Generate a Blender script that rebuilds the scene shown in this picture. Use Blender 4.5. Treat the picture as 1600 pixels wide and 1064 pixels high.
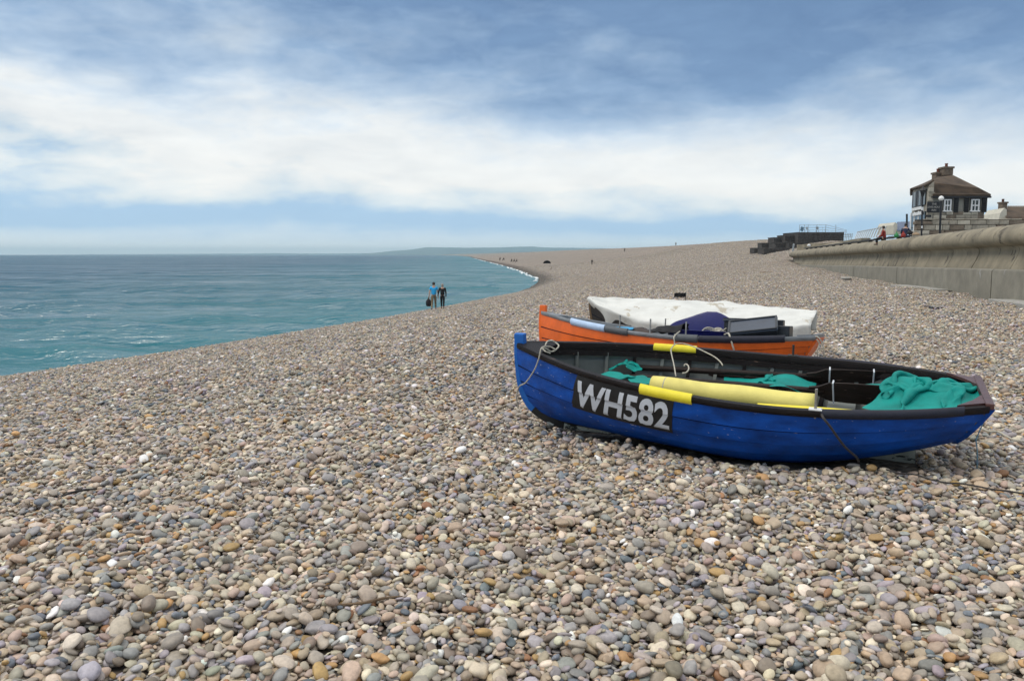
import bpy, bmesh, math, random
import numpy as np
from mathutils import Vector, Matrix, Euler

for o in list(bpy.data.objects):
    bpy.data.objects.remove(o)
random.seed(7)
rng = np.random.default_rng(7)
PI = math.pi
scene = bpy.context.scene
COL = scene.collection

# ------------------------------------------------------------------ camera
CZ = 4.3                                   # eye height above the sea (sea level is z = 0)
PITCH = math.radians(6.15)
FPX = 1244.0                               # focal length in pixels of a 1600 wide picture
cam_d = bpy.data.cameras.new('camera'); cam = bpy.data.objects.new('camera', cam_d); COL.objects.link(cam)
cam.location = (0, 0, CZ); cam.rotation_euler = (PI/2 - PITCH, 0, 0)
cam_d.sensor_width = 36; cam_d.lens = 36*FPX/1600
cam_d.clip_start = 0.1; cam_d.clip_end = 60000
scene.camera = cam

# ------------------------------------------------------------------ world: bright broken overcast
SUN_EL, SUN_AZ = math.radians(54), math.radians(-98)      # azimuth from +y towards +x
world = bpy.data.worlds.new('World'); scene.world = world; world.use_nodes = True
WN = world.node_tree; WN.nodes.clear()
def wn(t, **k):
    n = WN.nodes.new(t)
    for a, b in k.items(): setattr(n, a, b)
    return n
def wmath(op, a, b=None, clamp=False):
    n = wn('ShaderNodeMath', operation=op, use_clamp=clamp)
    for i, v in enumerate((a, b)):
        if v is None: continue
        if isinstance(v, (int, float)): n.inputs[i].default_value = v
        else: WN.links.new(v, n.inputs[i])
    return n.outputs[0]
def lin(r, g, b):
    f = lambda c: c/12.92 if c <= .04045 else ((c+.055)/1.055)**2.4
    return (f(r/255), f(g/255), f(b/255), 1)
def ramp(nt, fac, stops, interp='LINEAR'):
    n = nt.nodes.new('ShaderNodeValToRGB'); n.color_ramp.interpolation = interp
    e = n.color_ramp.elements
    while len(e) > 1: e.remove(e[0])
    e[0].position, e[0].color = stops[0]
    for p, c in stops[1:]:
        x = e.new(p); x.color = c
    nt.links.new(fac, n.inputs[0]); return n.outputs[0]
tc = wn('ShaderNodeTexCoord'); sep = wn('ShaderNodeSeparateXYZ'); WN.links.new(tc.outputs['Generated'], sep.inputs[0])
dx, dy, dz = sep.outputs
zc = wmath('MAXIMUM', dz, 0.0)
den = wmath('ADD', zc, 0.09)
px_, py_ = wmath('DIVIDE', dx, den), wmath('DIVIDE', dy, den)
def wnoise(sx, sy, ox, scale, detail, rough, dist=0.0):
    c = wn('ShaderNodeCombineXYZ')
    WN.links.new(wmath('MULTIPLY', px_, sx), c.inputs[0]); WN.links.new(wmath('MULTIPLY', py_, sy), c.inputs[1]); c.inputs[2].default_value = ox
    n = wn('ShaderNodeTexNoise'); n.inputs['Scale'].default_value = scale; n.inputs['Detail'].default_value = detail
    n.inputs['Roughness'].default_value = rough; n.inputs['Distortion'].default_value = dist
    WN.links.new(c.outputs[0], n.inputs['Vector']); return wmath('SUBTRACT', n.outputs[0], 0.5)
n_big = wnoise(.55, .8, 3.1, .75, 2.0, .5)
n_mid = wnoise(.7, 1.0, 8.4, 1.7, 5.0, .55, .25)
def dnoise(sv, scale, detail, rough, dist):
    m_ = wn('ShaderNodeMapping'); m_.inputs['Scale'].default_value = sv; WN.links.new(tc.outputs['Generated'], m_.inputs[0])
    n = wn('ShaderNodeTexNoise'); n.inputs['Scale'].default_value = scale; n.inputs['Detail'].default_value = detail; n.inputs['Roughness'].default_value = rough; n.inputs['Distortion'].default_value = dist
    WN.links.new(m_.outputs[0], n.inputs['Vector']); return wmath('SUBTRACT', n.outputs[0], 0.5)
n_fine = dnoise((1, 1, 2.9), 4.3, 5.0, .50, .25)
n_puff = dnoise((1, 1, 3.0), 9.0, 7.0, .55, .35)
n_edge = dnoise((1, 1, 2.6), 21.0, 6.0, .55, .3)
el = wmath('ADD', zc, wmath('MULTIPLY', wmath('MULTIPLY', n_big, .11), wmath('MULTIPLY', zc, 5.0, True)))
el = wmath('ADD', el, wmath('MULTIPLY', wmath('MULTIPLY', n_puff, .09), wmath('MULTIPLY', zc, 5.0, True)))
el = wmath('ADD', el, wmath('MULTIPLY', wmath('MULTIPLY', n_fine, .25), wmath('MULTIPLY', zc, 4.5, True)))
el = wmath('ADD', el, wmath('MULTIPLY', wmath('MULTIPLY', n_edge, .075), wmath('MULTIPLY', zc, 5.0, True)))
# the deck is a little lower (darker) towards the right of the view, as the photograph's cloud bank is
el = wmath('ADD', el, wmath('MULTIPLY', wmath('MULTIPLY', dx, .10), wmath('MULTIPLY', zc, 4.0, True)))
cl = ramp(WN, el, [
    (0.000, lin(252, 255, 255)), (0.012, lin(232, 245, 252)), (0.030, lin(180, 212, 240)), (0.046, lin(176, 209, 238)),
    (0.064, lin(226, 237, 243)), (0.085, lin(247, 248, 246)), (0.118, lin(243, 246, 246)), (0.150, lin(217, 229, 240)),
    (0.185, lin(180, 201, 224)), (0.225, lin(143, 171, 204)), (0.265, lin(114, 145, 184)), (0.33, lin(106, 137, 176)),
    (0.42, lin(150, 178, 208)), (0.52, lin(226, 231, 236)), (0.7, (1.12, 1.12, 1.12, 1)), (0.85, (1.05, 1.07, 1.10, 1)), (1.0, (1.28, 1.27, 1.25, 1))])
warm = wn('ShaderNodeMix', data_type='RGBA'); warm.blend_type = 'MULTIPLY'
sky = wn('ShaderNodeTexSky', sky_type='NISHITA'); sky.sun_disc = False
sky.sun_elevation = SUN_EL; sky.sun_rotation = SUN_AZ; sky.air_density = 1.0; sky.dust_density = 2.0; sky.ozone_density = 1.5
SKY_STRENGTH = 0.10
scl = wn('ShaderNodeMix', data_type='RGBA'); scl.blend_type = 'MULTIPLY'; scl.inputs[0].default_value = 1.0
lum = wmath('ADD', wmath('MULTIPLY', wmath('ADD', n_puff, wmath('MULTIPLY', n_fine, .6)), wmath('MULTIPLY', zc, 4.2, True)), 1.0)
cm_ = wn('ShaderNodeCombineColor'); WN.links.new(lum, cm_.inputs[0]); WN.links.new(wmath('ADD', wmath('MULTIPLY', lum, .82), .18), cm_.inputs[1]); WN.links.new(wmath('ADD', wmath('MULTIPLY', lum, .6), .4), cm_.inputs[2])
cl2 = wn('ShaderNodeMix', data_type='RGBA'); cl2.blend_type = 'MULTIPLY'; cl2.inputs[0].default_value = 1.0; WN.links.new(cl, cl2.inputs[6]); WN.links.new(cm_.outputs[0], cl2.inputs[7])
WN.links.new(cl2.outputs[2], scl.inputs[6]); k = 1.0/SKY_STRENGTH; scl.inputs[7].default_value = (k, k, k, 1)
mixs = wn('ShaderNodeMix', data_type='RGBA'); mixs.inputs[0].default_value = 0.93       # cloud cover over the clear sky
WN.links.new(sky.outputs[0], mixs.inputs[6]); WN.links.new(scl.outputs[2], mixs.inputs[7])
bg = wn('ShaderNodeBackground'); bg.inputs[1].default_value = SKY_STRENGTH
WN.links.new(mixs.outputs[2], bg.inputs[0])
wo = wn('ShaderNodeOutputWorld'); WN.links.new(bg.outputs[0], wo.inputs[0])
WN.nodes.remove(warm)

# ------------------------------------------------------------------ sun behind the cloud
sun_d = bpy.data.lights.new('sun', 'SUN'); sun = bpy.data.objects.new('sun', sun_d); COL.objects.link(sun)
sun_d.energy = 1.5; sun_d.angle = math.radians(28); sun_d.color = (1.0, .93, .82)
sd = Vector((math.sin(SUN_AZ)*math.cos(SUN_EL), math.cos(SUN_AZ)*math.cos(SUN_EL), math.sin(SUN_EL)))
sun.rotation_euler = sd.to_track_quat('Z', 'Y').to_euler()

vs = scene.view_settings
scene.display_settings.display_device = 'sRGB'
vs.view_transform = 'Standard'; vs.look = 'None'; vs.exposure = 0.08; vs.gamma = 1.0; vs.use_curve_mapping = False
scene.render.engine = 'CYCLES'
scene.cycles.max_bounces = 6; scene.cycles.diffuse_bounces = 3; scene.cycles.glossy_bounces = 3; scene.cycles.volume_bounces = 0
scene.cycles.use_denoising = True

# ------------------------------------------------------------------ helpers
def at(px, py, Y=None, z=None):
    """the place on the ray through a pixel of the 1600 x 1064 photograph at distance Y or at height z (absolute)"""
    a, b = (px-800)/FPX, -(py-532)/FPX
    d = Vector((a, math.cos(PITCH)+b*math.sin(PITCH), -math.sin(PITCH)+b*math.cos(PITCH)))
    return Vector((0, 0, CZ)) + d*((Y/d.y) if Y is not None else ((z-CZ)/d.z))

def tag(o, label=None, cat=None, group=None, kind=None):
    if label: o['label'] = label
    if cat: o['category'] = cat
    if group: o['group'] = group
    if kind: o['kind'] = kind
    return o
def empty(name, loc=(0, 0, 0), rot=(0, 0, 0), label=None, cat=None, group=None, kind=None):
    o = bpy.data.objects.new(name, None); COL.objects.link(o); o.location = loc; o.rotation_euler = rot; o.empty_display_size = .2
    return tag(o, label, cat, group, kind)
def link(name, me, parent=None, loc=None, rot=None):
    o = bpy.data.objects.new(name, me); COL.objects.link(o)
    if parent is not None: o.parent = parent
    if loc is not None: o.location = loc
    if rot is not None: o.rotation_euler = rot
    return o

class MB:
    def __init__(s): s.v, s.f, s.m = [], [], []
    def add(s, v, f, mi=0):
        n = len(s.v); s.v += [tuple(map(float, p)) for p in v]; s.f += [tuple(i+n for i in q) for q in f]; s.m += [mi]*len(f); return s
    def box(s, c, d, M=None, mi=0):
        x, y, z = d[0]/2, d[1]/2, d[2]/2
        v = [Vector((sx*x, sy*y, sz*z)) for sz in (-1, 1) for sx, sy in ((-1, -1), (1, -1), (1, 1), (-1, 1))]
        if M is not None: v = [M @ p for p in v]
        v = [p+Vector(c) for p in v]
        return s.add(v, [(3, 2, 1, 0), (4, 5, 6, 7), (0, 1, 5, 4), (1, 2, 6, 5), (2, 3, 7, 6), (3, 0, 4, 7)], mi)
    def tube(s, pts, r, n=8, mi=0, cap=True):
        pts = [Vector(p) for p in pts]; N = len(pts)
        rr = r if hasattr(r, '__len__') else [r]*N
        up = Vector((0, 0, 1)); v = []
        t0 = (pts[1]-pts[0]).normalized()
        u = t0.cross(up) if abs(t0.z) < .95 else t0.cross(Vector((1, 0, 0))); u.normalize()
        for i, p in enumerate(pts):
            t = (pts[min(i+1, N-1)]-pts[max(i-1, 0)]).normalized()
            u = (u - t*u.dot(t)).normalized(); w = t.cross(u)
            v += [p+(u*math.cos(a)+w*math.sin(a))*rr[i] for a in [2*PI*j/n for j in range(n)]]
        f = [(i*n+j, i*n+(j+1) % n, (i+1)*n+(j+1) % n, (i+1)*n+j) for i in range(N-1) for j in range(n)]
        if cap: f += [tuple(range(n-1, -1, -1)), tuple((N-1)*n+j for j in range(n))]
        return s.add(v, f, mi)
    def lathe(s, prof, n=12, c=(0, 0, 0), mi=0):
        c = Vector(c)
        v = [c+Vector((r*math.cos(2*PI*j/n), r*math.sin(2*PI*j/n), z)) for r, z in prof for j in range(n)]
        f = [(i*n+j, i*n+(j+1) % n, (i+1)*n+(j+1) % n, (i+1)*n+j) for i in range(len(prof)-1) for j in range(n)]
        f += [tuple(range(n-1, -1, -1)), tuple((len(prof)-1)*n+j for j in range(n))]
        return s.add(v, f, mi)
    def prism(s, poly, ext, mi=0):
        """polygon (3D points) pushed along the vector ext"""
        n = len(poly); e = Vector(ext); a = [Vector(p) for p in poly]
        f = [tuple(range(n-1, -1, -1)), tuple(range(n, 2*n))] + [(i, (i+1) % n, n+(i+1) % n, n+i) for i in range(n)]
        return s.add(a+[p+e for p in a], f, mi)
    def grid(s, P, mi=0, flip=False):
        a, b = P.shape[:2]
        f = [(i*b+j, (i+1)*b+j, (i+1)*b+j+1, i*b+j+1) for i in range(a-1) for j in range(b-1)]
        if flip: f = [q[::-1] for q in f]
        return s.add(P.reshape(-1, 3), f, mi)
    def mesh(s, name, mats, smooth=False, fix=True):
        me = bpy.data.meshes.new(name); me.from_pydata(s.v, [], s.f)
        for m in (mats if isinstance(mats, (list, tuple)) else [mats]): me.materials.append(m)
        if len(me.materials) > 1: me.polygons.foreach_set('material_index', s.m)
        if fix:
            bm = bmesh.new(); bm.from_mesh(me); bmesh.ops.recalc_face_normals(bm, faces=bm.faces); bm.to_mesh(me); bm.free()
        if smooth: me.polygons.foreach_set('use_smooth', [True]*len(me.polygons))
        me.update(); return me
    def build(s, name, mats, parent=None, smooth=False, bevel=0, fix=True, loc=None, rot=None):
        o = link(name, s.mesh(name, mats, smooth, fix), parent, loc, rot)
        if bevel:
            b = o.modifiers.new('bevel', 'BEVEL'); b.width = bevel; b.segments = 2; b.limit_method = 'ANGLE'
        return o
def smooth_by_angle(o, deg=35):
    me = o.data
    me.polygons.foreach_set('use_smooth', [True]*len(me.polygons))
    bm = bmesh.new(); bm.from_mesh(me)
    for e in bm.edges:
        if len(e.link_faces) == 2 and e.calc_face_angle(0) > math.radians(deg): e.smooth = False
    bm.to_mesh(me); bm.free(); return o
def catmull(pts, n=8):
    P = [Vector(p) for p in pts]; P = [P[0]*2-P[1]]+P+[P[-1]*2-P[-2]]; out = []
    for i in range(1, len(P)-2):
        for k_ in range(n):
            t = k_/n; a, b, c, d = P[i-1:i+3]
            out.append(.5*((2*b)+(c-a)*t+(2*a-5*b+4*c-d)*t*t+(3*b-a-3*c+d)*t**3))
    return out+[P[-2]]
def cs(x, xs, ys):
    xs, ys, x = np.asarray(xs, float), np.asarray(ys, float), np.asarray(x, float)
    m = np.gradient(ys, xs); i = np.clip(np.searchsorted(xs, x)-1, 0, len(xs)-2); h = xs[i+1]-xs[i]; t = np.clip((x-xs[i])/h, 0, 1)
    return (2*t**3-3*t**2+1)*ys[i]+(t**3-2*t**2+t)*h*m[i]+(-2*t**3+3*t**2)*ys[i+1]+(t**3-t**2)*h*m[i+1]

# ------------------------------------------------------------------ materials
MATS = {}
def mat(name, col, rough=.6, var=.15, scale=6.0, bump=0.0, bscale=40.0, col2=None, metal=0.0, spec=.5, coord='Object', stretch=(1, 1, 1),
        wear=None, wear_amt=.62, wear_scale=18.0, wear_stretch=(1, 1, 1), detail=5.0):
    """base colour broken by noise (colour, value, relief) and, if asked, patches where the paint has worn off"""
    if name in MATS: return MATS[name]
    m = bpy.data.materials.new(name); m.use_nodes = True; nt = m.node_tree; L = nt.links
    b = nt.nodes['Principled BSDF']; b.inputs['Roughness'].default_value = rough; b.inputs['Metallic'].default_value = metal
    b.inputs['Specular IOR Level'].default_value = spec
    t = nt.nodes.new('ShaderNodeTexCoord'); mp = nt.nodes.new('ShaderNodeMapping'); mp.inputs['Scale'].default_value = stretch
    L.new(t.outputs[coord], mp.inputs[0])
    n = nt.nodes.new('ShaderNodeTexNoise'); n.inputs['Scale'].default_value = scale; n.inputs['Detail'].default_value = detail; n.inputs['Roughness'].default_value = .6
    L.new(mp.outputs[0], n.inputs['Vector'])
    c1 = tuple(max(0, c*(1-var)) for c in col)+(1,); c2 = tuple(min(1, c*(1+var)) for c in (col2 or col))+(1,)
    out = ramp(nt, n.outputs[0], [(.3, c1), (.7, c2)])
    if wear:
        mp2 = nt.nodes.new('ShaderNodeMapping'); mp2.inputs['Scale'].default_value = wear_stretch; L.new(t.outputs[coord], mp2.inputs[0])
        w = nt.nodes.new('ShaderNodeTexNoise'); w.inputs['Scale'].default_value = wear_scale; w.inputs['Detail'].default_value = 6; w.inputs['Roughness'].default_value = .65
        L.new(mp2.outputs[0], w.inputs['Vector'])
        fac = ramp(nt, w.outputs[0], [(wear_amt, (0, 0, 0, 1)), (wear_amt+.035, (1, 1, 1, 1))])
        mx = nt.nodes.new('ShaderNodeMix'); mx.data_type = 'RGBA'; L.new(fac, mx.inputs[0]); L.new(out, mx.inputs[6]); mx.inputs[7].default_value = tuple(wear)+(1,)
        out = mx.outputs[2]
    L.new(out, b.inputs['Base Color'])
    if bump:
        n2 = nt.nodes.new('ShaderNodeTexNoise'); n2.inputs['Scale'].default_value = bscale; n2.inputs['Detail'].default_value = 6
        L.new(mp.outputs[0], n2.inputs['Vector'])
        bp = nt.nodes.new('ShaderNodeBump'); bp.inputs['Strength'].default_value = bump; bp.inputs['Distance'].default_value = .02
        L.new(n2.outputs[0], bp.inputs['Height']); L.new(bp.outputs[0], b.inputs['Normal'])
    MATS[name] = m; return m

M_blue = mat('blue_boat_paint', (.0012, .062, .33), .5, .48, 3.6, .18, 22, spec=.26, wear=(.40, .42, .44), wear_amt=.66, wear_scale=13, wear_stretch=(1, 1, 4), stretch=(1, 1, 2), detail=8)
M_bluestem = mat('stem_blue_paint', (.004, .12, .46), .5, .2, 5, .1, 30, wear=(.5, .55, .6), wear_amt=.70, wear_scale=14)
M_orange = mat('orange_boat_paint', (.76, .125, .005), .45, .22, 3.5, .1, 20, wear=(.45, .3, .2), wear_amt=.69, wear_scale=10, wear_stretch=(1, 1, 5))
M_antifoul = mat('black_bottom_paint', (.012, .013, .013), .5, .4, 5, .2, 30, wear=(.40, .43, .40), wear_amt=.60, wear_scale=5, wear_stretch=(1, 1, 3))
M_bottom = mat('worn_white_bottom_paint', (.42, .43, .36), .55, .3, 6, .2, 30, wear=(.02, .025, .02), wear_amt=.56, wear_scale=6, wear_stretch=(1, 2, 3))
M_inside = mat('grey_inside_paint', (.14, .155, .145), .6, .18, 4, .15, 30, wear=(.10, .09, .08), wear_amt=.68, wear_scale=7)
M_rail = mat('dark_varnished_rail', (.010, .007, .007), .55, .4, 8, .25, 40, spec=.22, stretch=(.4, 3, 3), wear=(.23, .15, .11), wear_amt=.655, wear_scale=9, wear_stretch=(1, 6, 6))
M_oar = mat('dark_oar_wood', (.016, .009, .007), .5, .45, 7, .3, 40, spec=.25, stretch=(.35, 4, 4), wear=(.17, .11, .085), wear_amt=.655, wear_scale=8, wear_stretch=(1, 6, 6))
M_knee = mat('red_brown_knee_wood', (.085, .036, .032), .35, .3, 8, .2, 40, stretch=(.5, 3, 3))
M_darkwood = mat('tarred_wood', (.018, .014, .013), .55, .4, 10, .3, 40)
M_greyrail = mat('grey_rail', (.20, .215, .23), .55, .25, 8, .15, 40, wear=(.08, .08, .08), wear_amt=.66)
M_yellow = mat('yellow_foam', (.80, .67, .03), .6, .08, 14, .1, 60, wear=(.45, .34, .05), wear_amt=.72)
M_paleyellow = mat('pale_yellow_foam', (.78, .68, .19), .65, .10, 5, .12, 40, wear=(.5, .4, .12), wear_amt=.72, wear_scale=6)
M_navyfoam = mat('navy_foam', (.009, .011, .024), .7, .25, 10, .15, 60)
M_greyfoam = mat('grey_foam', (.075, .085, .095), .6, .2, 10, .15, 60)
M_bluefoam = mat('light_blue_foam', (.42, .55, .74), .6, .10, 14, .1, 60, wear=(.25, .3, .38), wear_amt=.7)
M_teal = mat('teal_tarpaulin', (.001, .235, .205), .6, .22, 5, .12, 60, spec=.25)
M_white = mat('white_tarpaulin', (.66, .665, .63), .6, .10, 3, .5, 7, wear=(.44, .40, .32), wear_amt=.60, wear_scale=2.2, detail=8)
M_rope = mat('pale_rope', (.50, .47, .39), .85, .25, 60, .6, 160)
M_ropeblue = mat('blue_rope', (.18, .33, .42), .85, .25, 60, .5, 160)
M_ropedark = mat('dark_rope', (.045, .04, .038), .85, .3, 60, .5, 160)
M_metal = mat('galvanised_metal', (.34, .33, .31), .45, .3, 20, .1, 60, metal=.7, wear=(.16, .08, .04), wear_amt=.62)
M_platewhite = mat('white_lettering', (.60, .63, .68), .5, .10, 6, 0, wear=(.22, .23, .25), wear_amt=.715, wear_scale=16)
M_plateblack = mat('black_plate_paint', (.008, .008, .009), .45, .3, 8, .1, 30)
M_navytub = mat('navy_plastic', (.003, .006, .115), .45, .15, 6, .08, 30)
M_crate = mat('black_plastic', (.013, .016, .022), .38, .3, 8, .1, 40)
M_cratelid = mat('slate_plastic_lid', (.040, .052, .075), .35, .2, 5, .1, 40)
M_concrete = mat('sea_wall_concrete', (.245, .212, .150), .85, .36, .9, .5, 9, coord='Object', wear=(.095, .080, .058), wear_amt=.60, wear_scale=1.0, wear_stretch=(1, 1, .5), detail=8)
M_plinth = mat('plinth_concrete', (.215, .20, .16), .85, .22, 1.2, .4, 12, wear=(.30, .30, .28), wear_amt=.62, wear_scale=1.5, wear_stretch=(1, 1, .25), detail=8)
M_gabion = mat('dark_gabion_stone', (.060, .054, .050), .9, .5, 3.5, 1.0, 8, detail=8)
M_stone = mat('grey_building_stone', (.30, .27, .215), .85, .35, 2.0, .6, 14, detail=7)
M_stoneb = mat('brown_building_stone', (.17, .135, .10), .85, .35, 2.0, .6, 14, detail=7)
M_stonec = mat('pale_building_stone', (.46, .42, .34), .85, .25, 2.0, .6, 14, detail=7)
M_mortar = mat('mortar', (.07, .062, .05), .9, .2, 5, .4, 30)
M_render = mat('weathered_render', (.26, .25, .215), .85, .2, 1.6, .3, 12, detail=7)
M_cream = mat('cream_render', (.56, .53, .44), .8, .1, 2, .1, 12)
M_roof = mat('brown_roof_tile', (.058, .040, .027), .85, .3, 1.1, .4, 14, col2=(.088, .060, .038), detail=8)
M_slate = mat('blue_slate', (.10, .13, .20), .6, .2, 3, .3, 20)
M_black = mat('black_paint', (.010, .010, .012), .45, .3, 6, .1, 30)
M_whitepaint = mat('white_paint', (.72, .73, .72), .5, .08, 4)
M_glass = mat('window_glass', (.02, .028, .032), .08, .3, 3)
M_chim = mat('chimney_brick', (.15, .115, .085), .9, .35, 4, .5, 20)
M_pot = mat('terracotta_pot', (.16, .05, .03), .8, .2, 6)
M_steel = mat('grey_steel_rail', (.33, .36, .38), .5, .15, 10, metal=.3)
M_globe = mat('white_lamp_globe', (.80, .80, .78), .3, .03, 3)
M_skin = mat('skin', (.50, .30, .21), .55, .08, 8)
M_shirt = mat('bright_blue_shirt', (.02, .40, .80), .8, .12, 10, .2, 60)
M_khaki = mat('khaki_trousers', (.21, .165, .10), .85, .15, 10, .2, 60)
M_cloth = mat('black_clothing', (.008, .008, .010), .85, .3, 10, .2, 60)
M_hairdark = mat('dark_hair', (.012, .010, .008), .6, .3, 30)
M_hairgrey = mat('ash_hair', (.26, .24, .21), .6, .3, 30)
M_shoe = mat('dark_shoe', (.012, .012, .012), .6, .2, 10)
M_bag = mat('dark_bag', (.010, .009, .012), .75, .3, 10, .2, 40)
M_red = mat('red_cloth', (.25, .022, .015), .8, .2, 10)
M_green = mat('green_plastic', (.01, .19, .045), .5, .2, 10)
M_navy = mat('navy_cloth', (.012, .018, .05), .8, .2, 10)
M_wood = mat('driftwood', (.16, .105, .06), .85, .35, 8, .4, 40, stretch=(.4, 3, 3))
M_slab = mat('grey_slab', (.34, .33, .30), .85, .15, 3, .4, 20)
M_foam = mat('sea_foam', (.82, .85, .86), .7, .06, 2, .3, 6)

# ------------------------------------------------------------------ the beach: a profile that follows the waterline
YW = [-60, 24.1, 55.7, 70, 85, 110, 148, 172, 223, 315, 514, 1000, 1783, 3343, 6000]
XW = [-44.6, -17.5, -7.3, -4.0, -.6, 2.6, 4.4, 3.5, 1.4, -4, -17, -49, -100, -242, -560]
ST = {   # distance along y: offsets from the waterline and heights relative to the eye
    -60: [(-40, -12), (0, -4.3), (1.8, -3.72), (12.5, -2.45), (19, -1.80), (24, -1.61), (34.9, -1.62), (70, -1.5), (130, -1.5)],
    28:  [(-40, -12), (0, -4.3), (1.8, -3.72), (12.5, -2.45), (19, -1.80), (24, -1.61), (34.9, -1.62), (70, -1.5), (130, -1.5)],
    48:  [(-40, -12), (0, -4.3), (1.8, -3.72), (12.5, -2.50), (19, -1.95), (24, -1.76), (33.7, -1.88), (70, -1.5), (130, -1.5)],
    71:  [(-40, -12), (0, -4.3), (1.8, -3.75), (12.5, -2.60), (19, -2.05), (25, -1.80), (33.6, -1.60), (70, -1.4), (130, -1.5)],
    111: [(-40, -12), (0, -4.3), (2.4, -3.88), (13, -2.95), (21, -2.30), (28, -1.90), (38, -1.43), (70, -.9), (130, -1.0)],
    130: [(-40, -12), (0, -4.3), (2.8, -3.88), (14, -2.95), (23, -2.20), (31, -1.60), (42, -.65), (66, 1.2), (130, 1.0)],
    148: [(-40, -12), (0, -4.3), (3, -3.88), (15, -2.95), (24, -2.20), (33, -1.30), (42, -.30), (58, 2.4), (120, 1.5)],
    200: [(-40, -12), (0, -4.3), (3, -3.88), (18, -2.85), (26, -2.10), (37, -.80), (47, 1.0), (59, 3.7), (120, 2.5)],
    315: [(-40, -12), (0, -4.3), (3, -3.85), (18, -2.90), (28, -2.00), (40, -.60), (53, 1.5), (67, 3.5), (130, 2.5)],
    514: [(-40, -12), (0, -4.3), (3, -3.85), (18, -2.80), (30, -1.80), (45, -.30), (65, 2.0), (87, 4.1), (160, 3)],
    1000: [(-40, -12), (0, -4.3), (3, -3.8), (20, -2.5), (35, -1.0), (60, 1.5), (110, 4.5), (153, 6.8), (260, 5)],
    1783: [(-60, -12), (0, -4.3), (4, -3.8), (20, -2.5), (50, 0), (100, 3), (170, 7), (229, 10), (380, 8)],
    3343: [(-60, -12), (0, -4.3), (5, -3.8), (25, -2.5), (60, 0), (120, 4), (230, 8), (322, 10.7), (520, 8)],
    6000: [(-60, -12), (0, -4.3), (5, -3.8), (25, -2.5), (60, -.5), (120, 1.5), (220, 3), (370, 5), (560, 2)]}
SY = np.array(sorted(ST)); SO = np.array([[p[0] for p in ST[y]] for y in sorted(ST)], float); SZ = np.array([[p[1] for p in ST[y]] for y in sorted(ST)], float)
WX = lambda y: cs(np.sign(y)*np.log1p(np.abs(y)/60), np.sign(YW)*np.log1p(np.abs(YW)/60), XW)
def lumps(x, y):
    return (.035*np.sin(.9*x+.7*y+1.0)*np.sin(.55*y-.4*x)+.05*np.sin(.33*x-.21*y+2)*np.sin(.27*y+.13*x+.5)+.022*np.sin(2.3*x+1.1*y)*np.sin(1.7*y-1.9*x+1))*(1+1.1*np.clip((y-18)/14, 0, 1))+.09*np.clip((y-20)/20, 0, 1)*np.sin(.42*(x-.32*y)+.5*np.sin(.11*y))
def profile(y):
    o = np.array([np.interp(y, SY, SO[:, j]) for j in range(9)]); z = np.array([np.interp(y, SY, SZ[:, j]) for j in range(9)]); return o, z
def _gz1(x, y):
    o, z = profile(y); return float(np.interp(x-WX(y), o, z))
_GX, _GY = np.arange(-60, 90.01, .5), np.concatenate([np.arange(-20, 60, .5), np.arange(60, 260, 2.0)])
_GZ = np.zeros((len(_GY), len(_GX)))
for i, y in enumerate(_GY):
    o, z = profile(y); _GZ[i] = np.interp(_GX-WX(y), o, z)
for _ in range(3):                                                     # round off the breaks of slope
    _GZ[:, 1:-1] = (_GZ[:, :-2]+2*_GZ[:, 1:-1]+_GZ[:, 2:])/4
def gz(x, y):
    """height of the beach surface (absolute), for y up to 258 m"""
    x, y = np.asarray(x, float), np.asarray(y, float)
    i = np.clip(np.searchsorted(_GY, y)-1, 0, len(_GY)-2); fy = np.clip((y-_GY[i])/(_GY[i+1]-_GY[i]), 0, 1)
    fx = np.clip((x-_GX[0])/.5, 0, len(_GX)-1.001); j = fx.astype(int); fx = fx-j
    z = (_GZ[i, j]*(1-fx)+_GZ[i, j+1]*fx)*(1-fy)+(_GZ[i+1, j]*(1-fx)+_GZ[i+1, j+1]*fx)*fy
    return z+CZ+lumps(x, y)*np.clip((x-WX(y)-2)/4, 0, 1)*np.clip(1.6-np.abs(y-60)/120, .15, 1)
def gpt(px, py):
    """where the ray through a pixel meets the beach"""
    lo, hi = 2.0, 250.0
    for Y in np.geomspace(2.3, 255, 500):
        p = at(px, py, Y)
        if p.z < gz(p.x, p.y): hi = Y; break
        lo = Y
    for _ in range(30):
        m = (lo+hi)/2; p = at(px, py, m)
        if p.z < gz(p.x, p.y): hi = m
        else: lo = m
    return at(px, py, hi)

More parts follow.
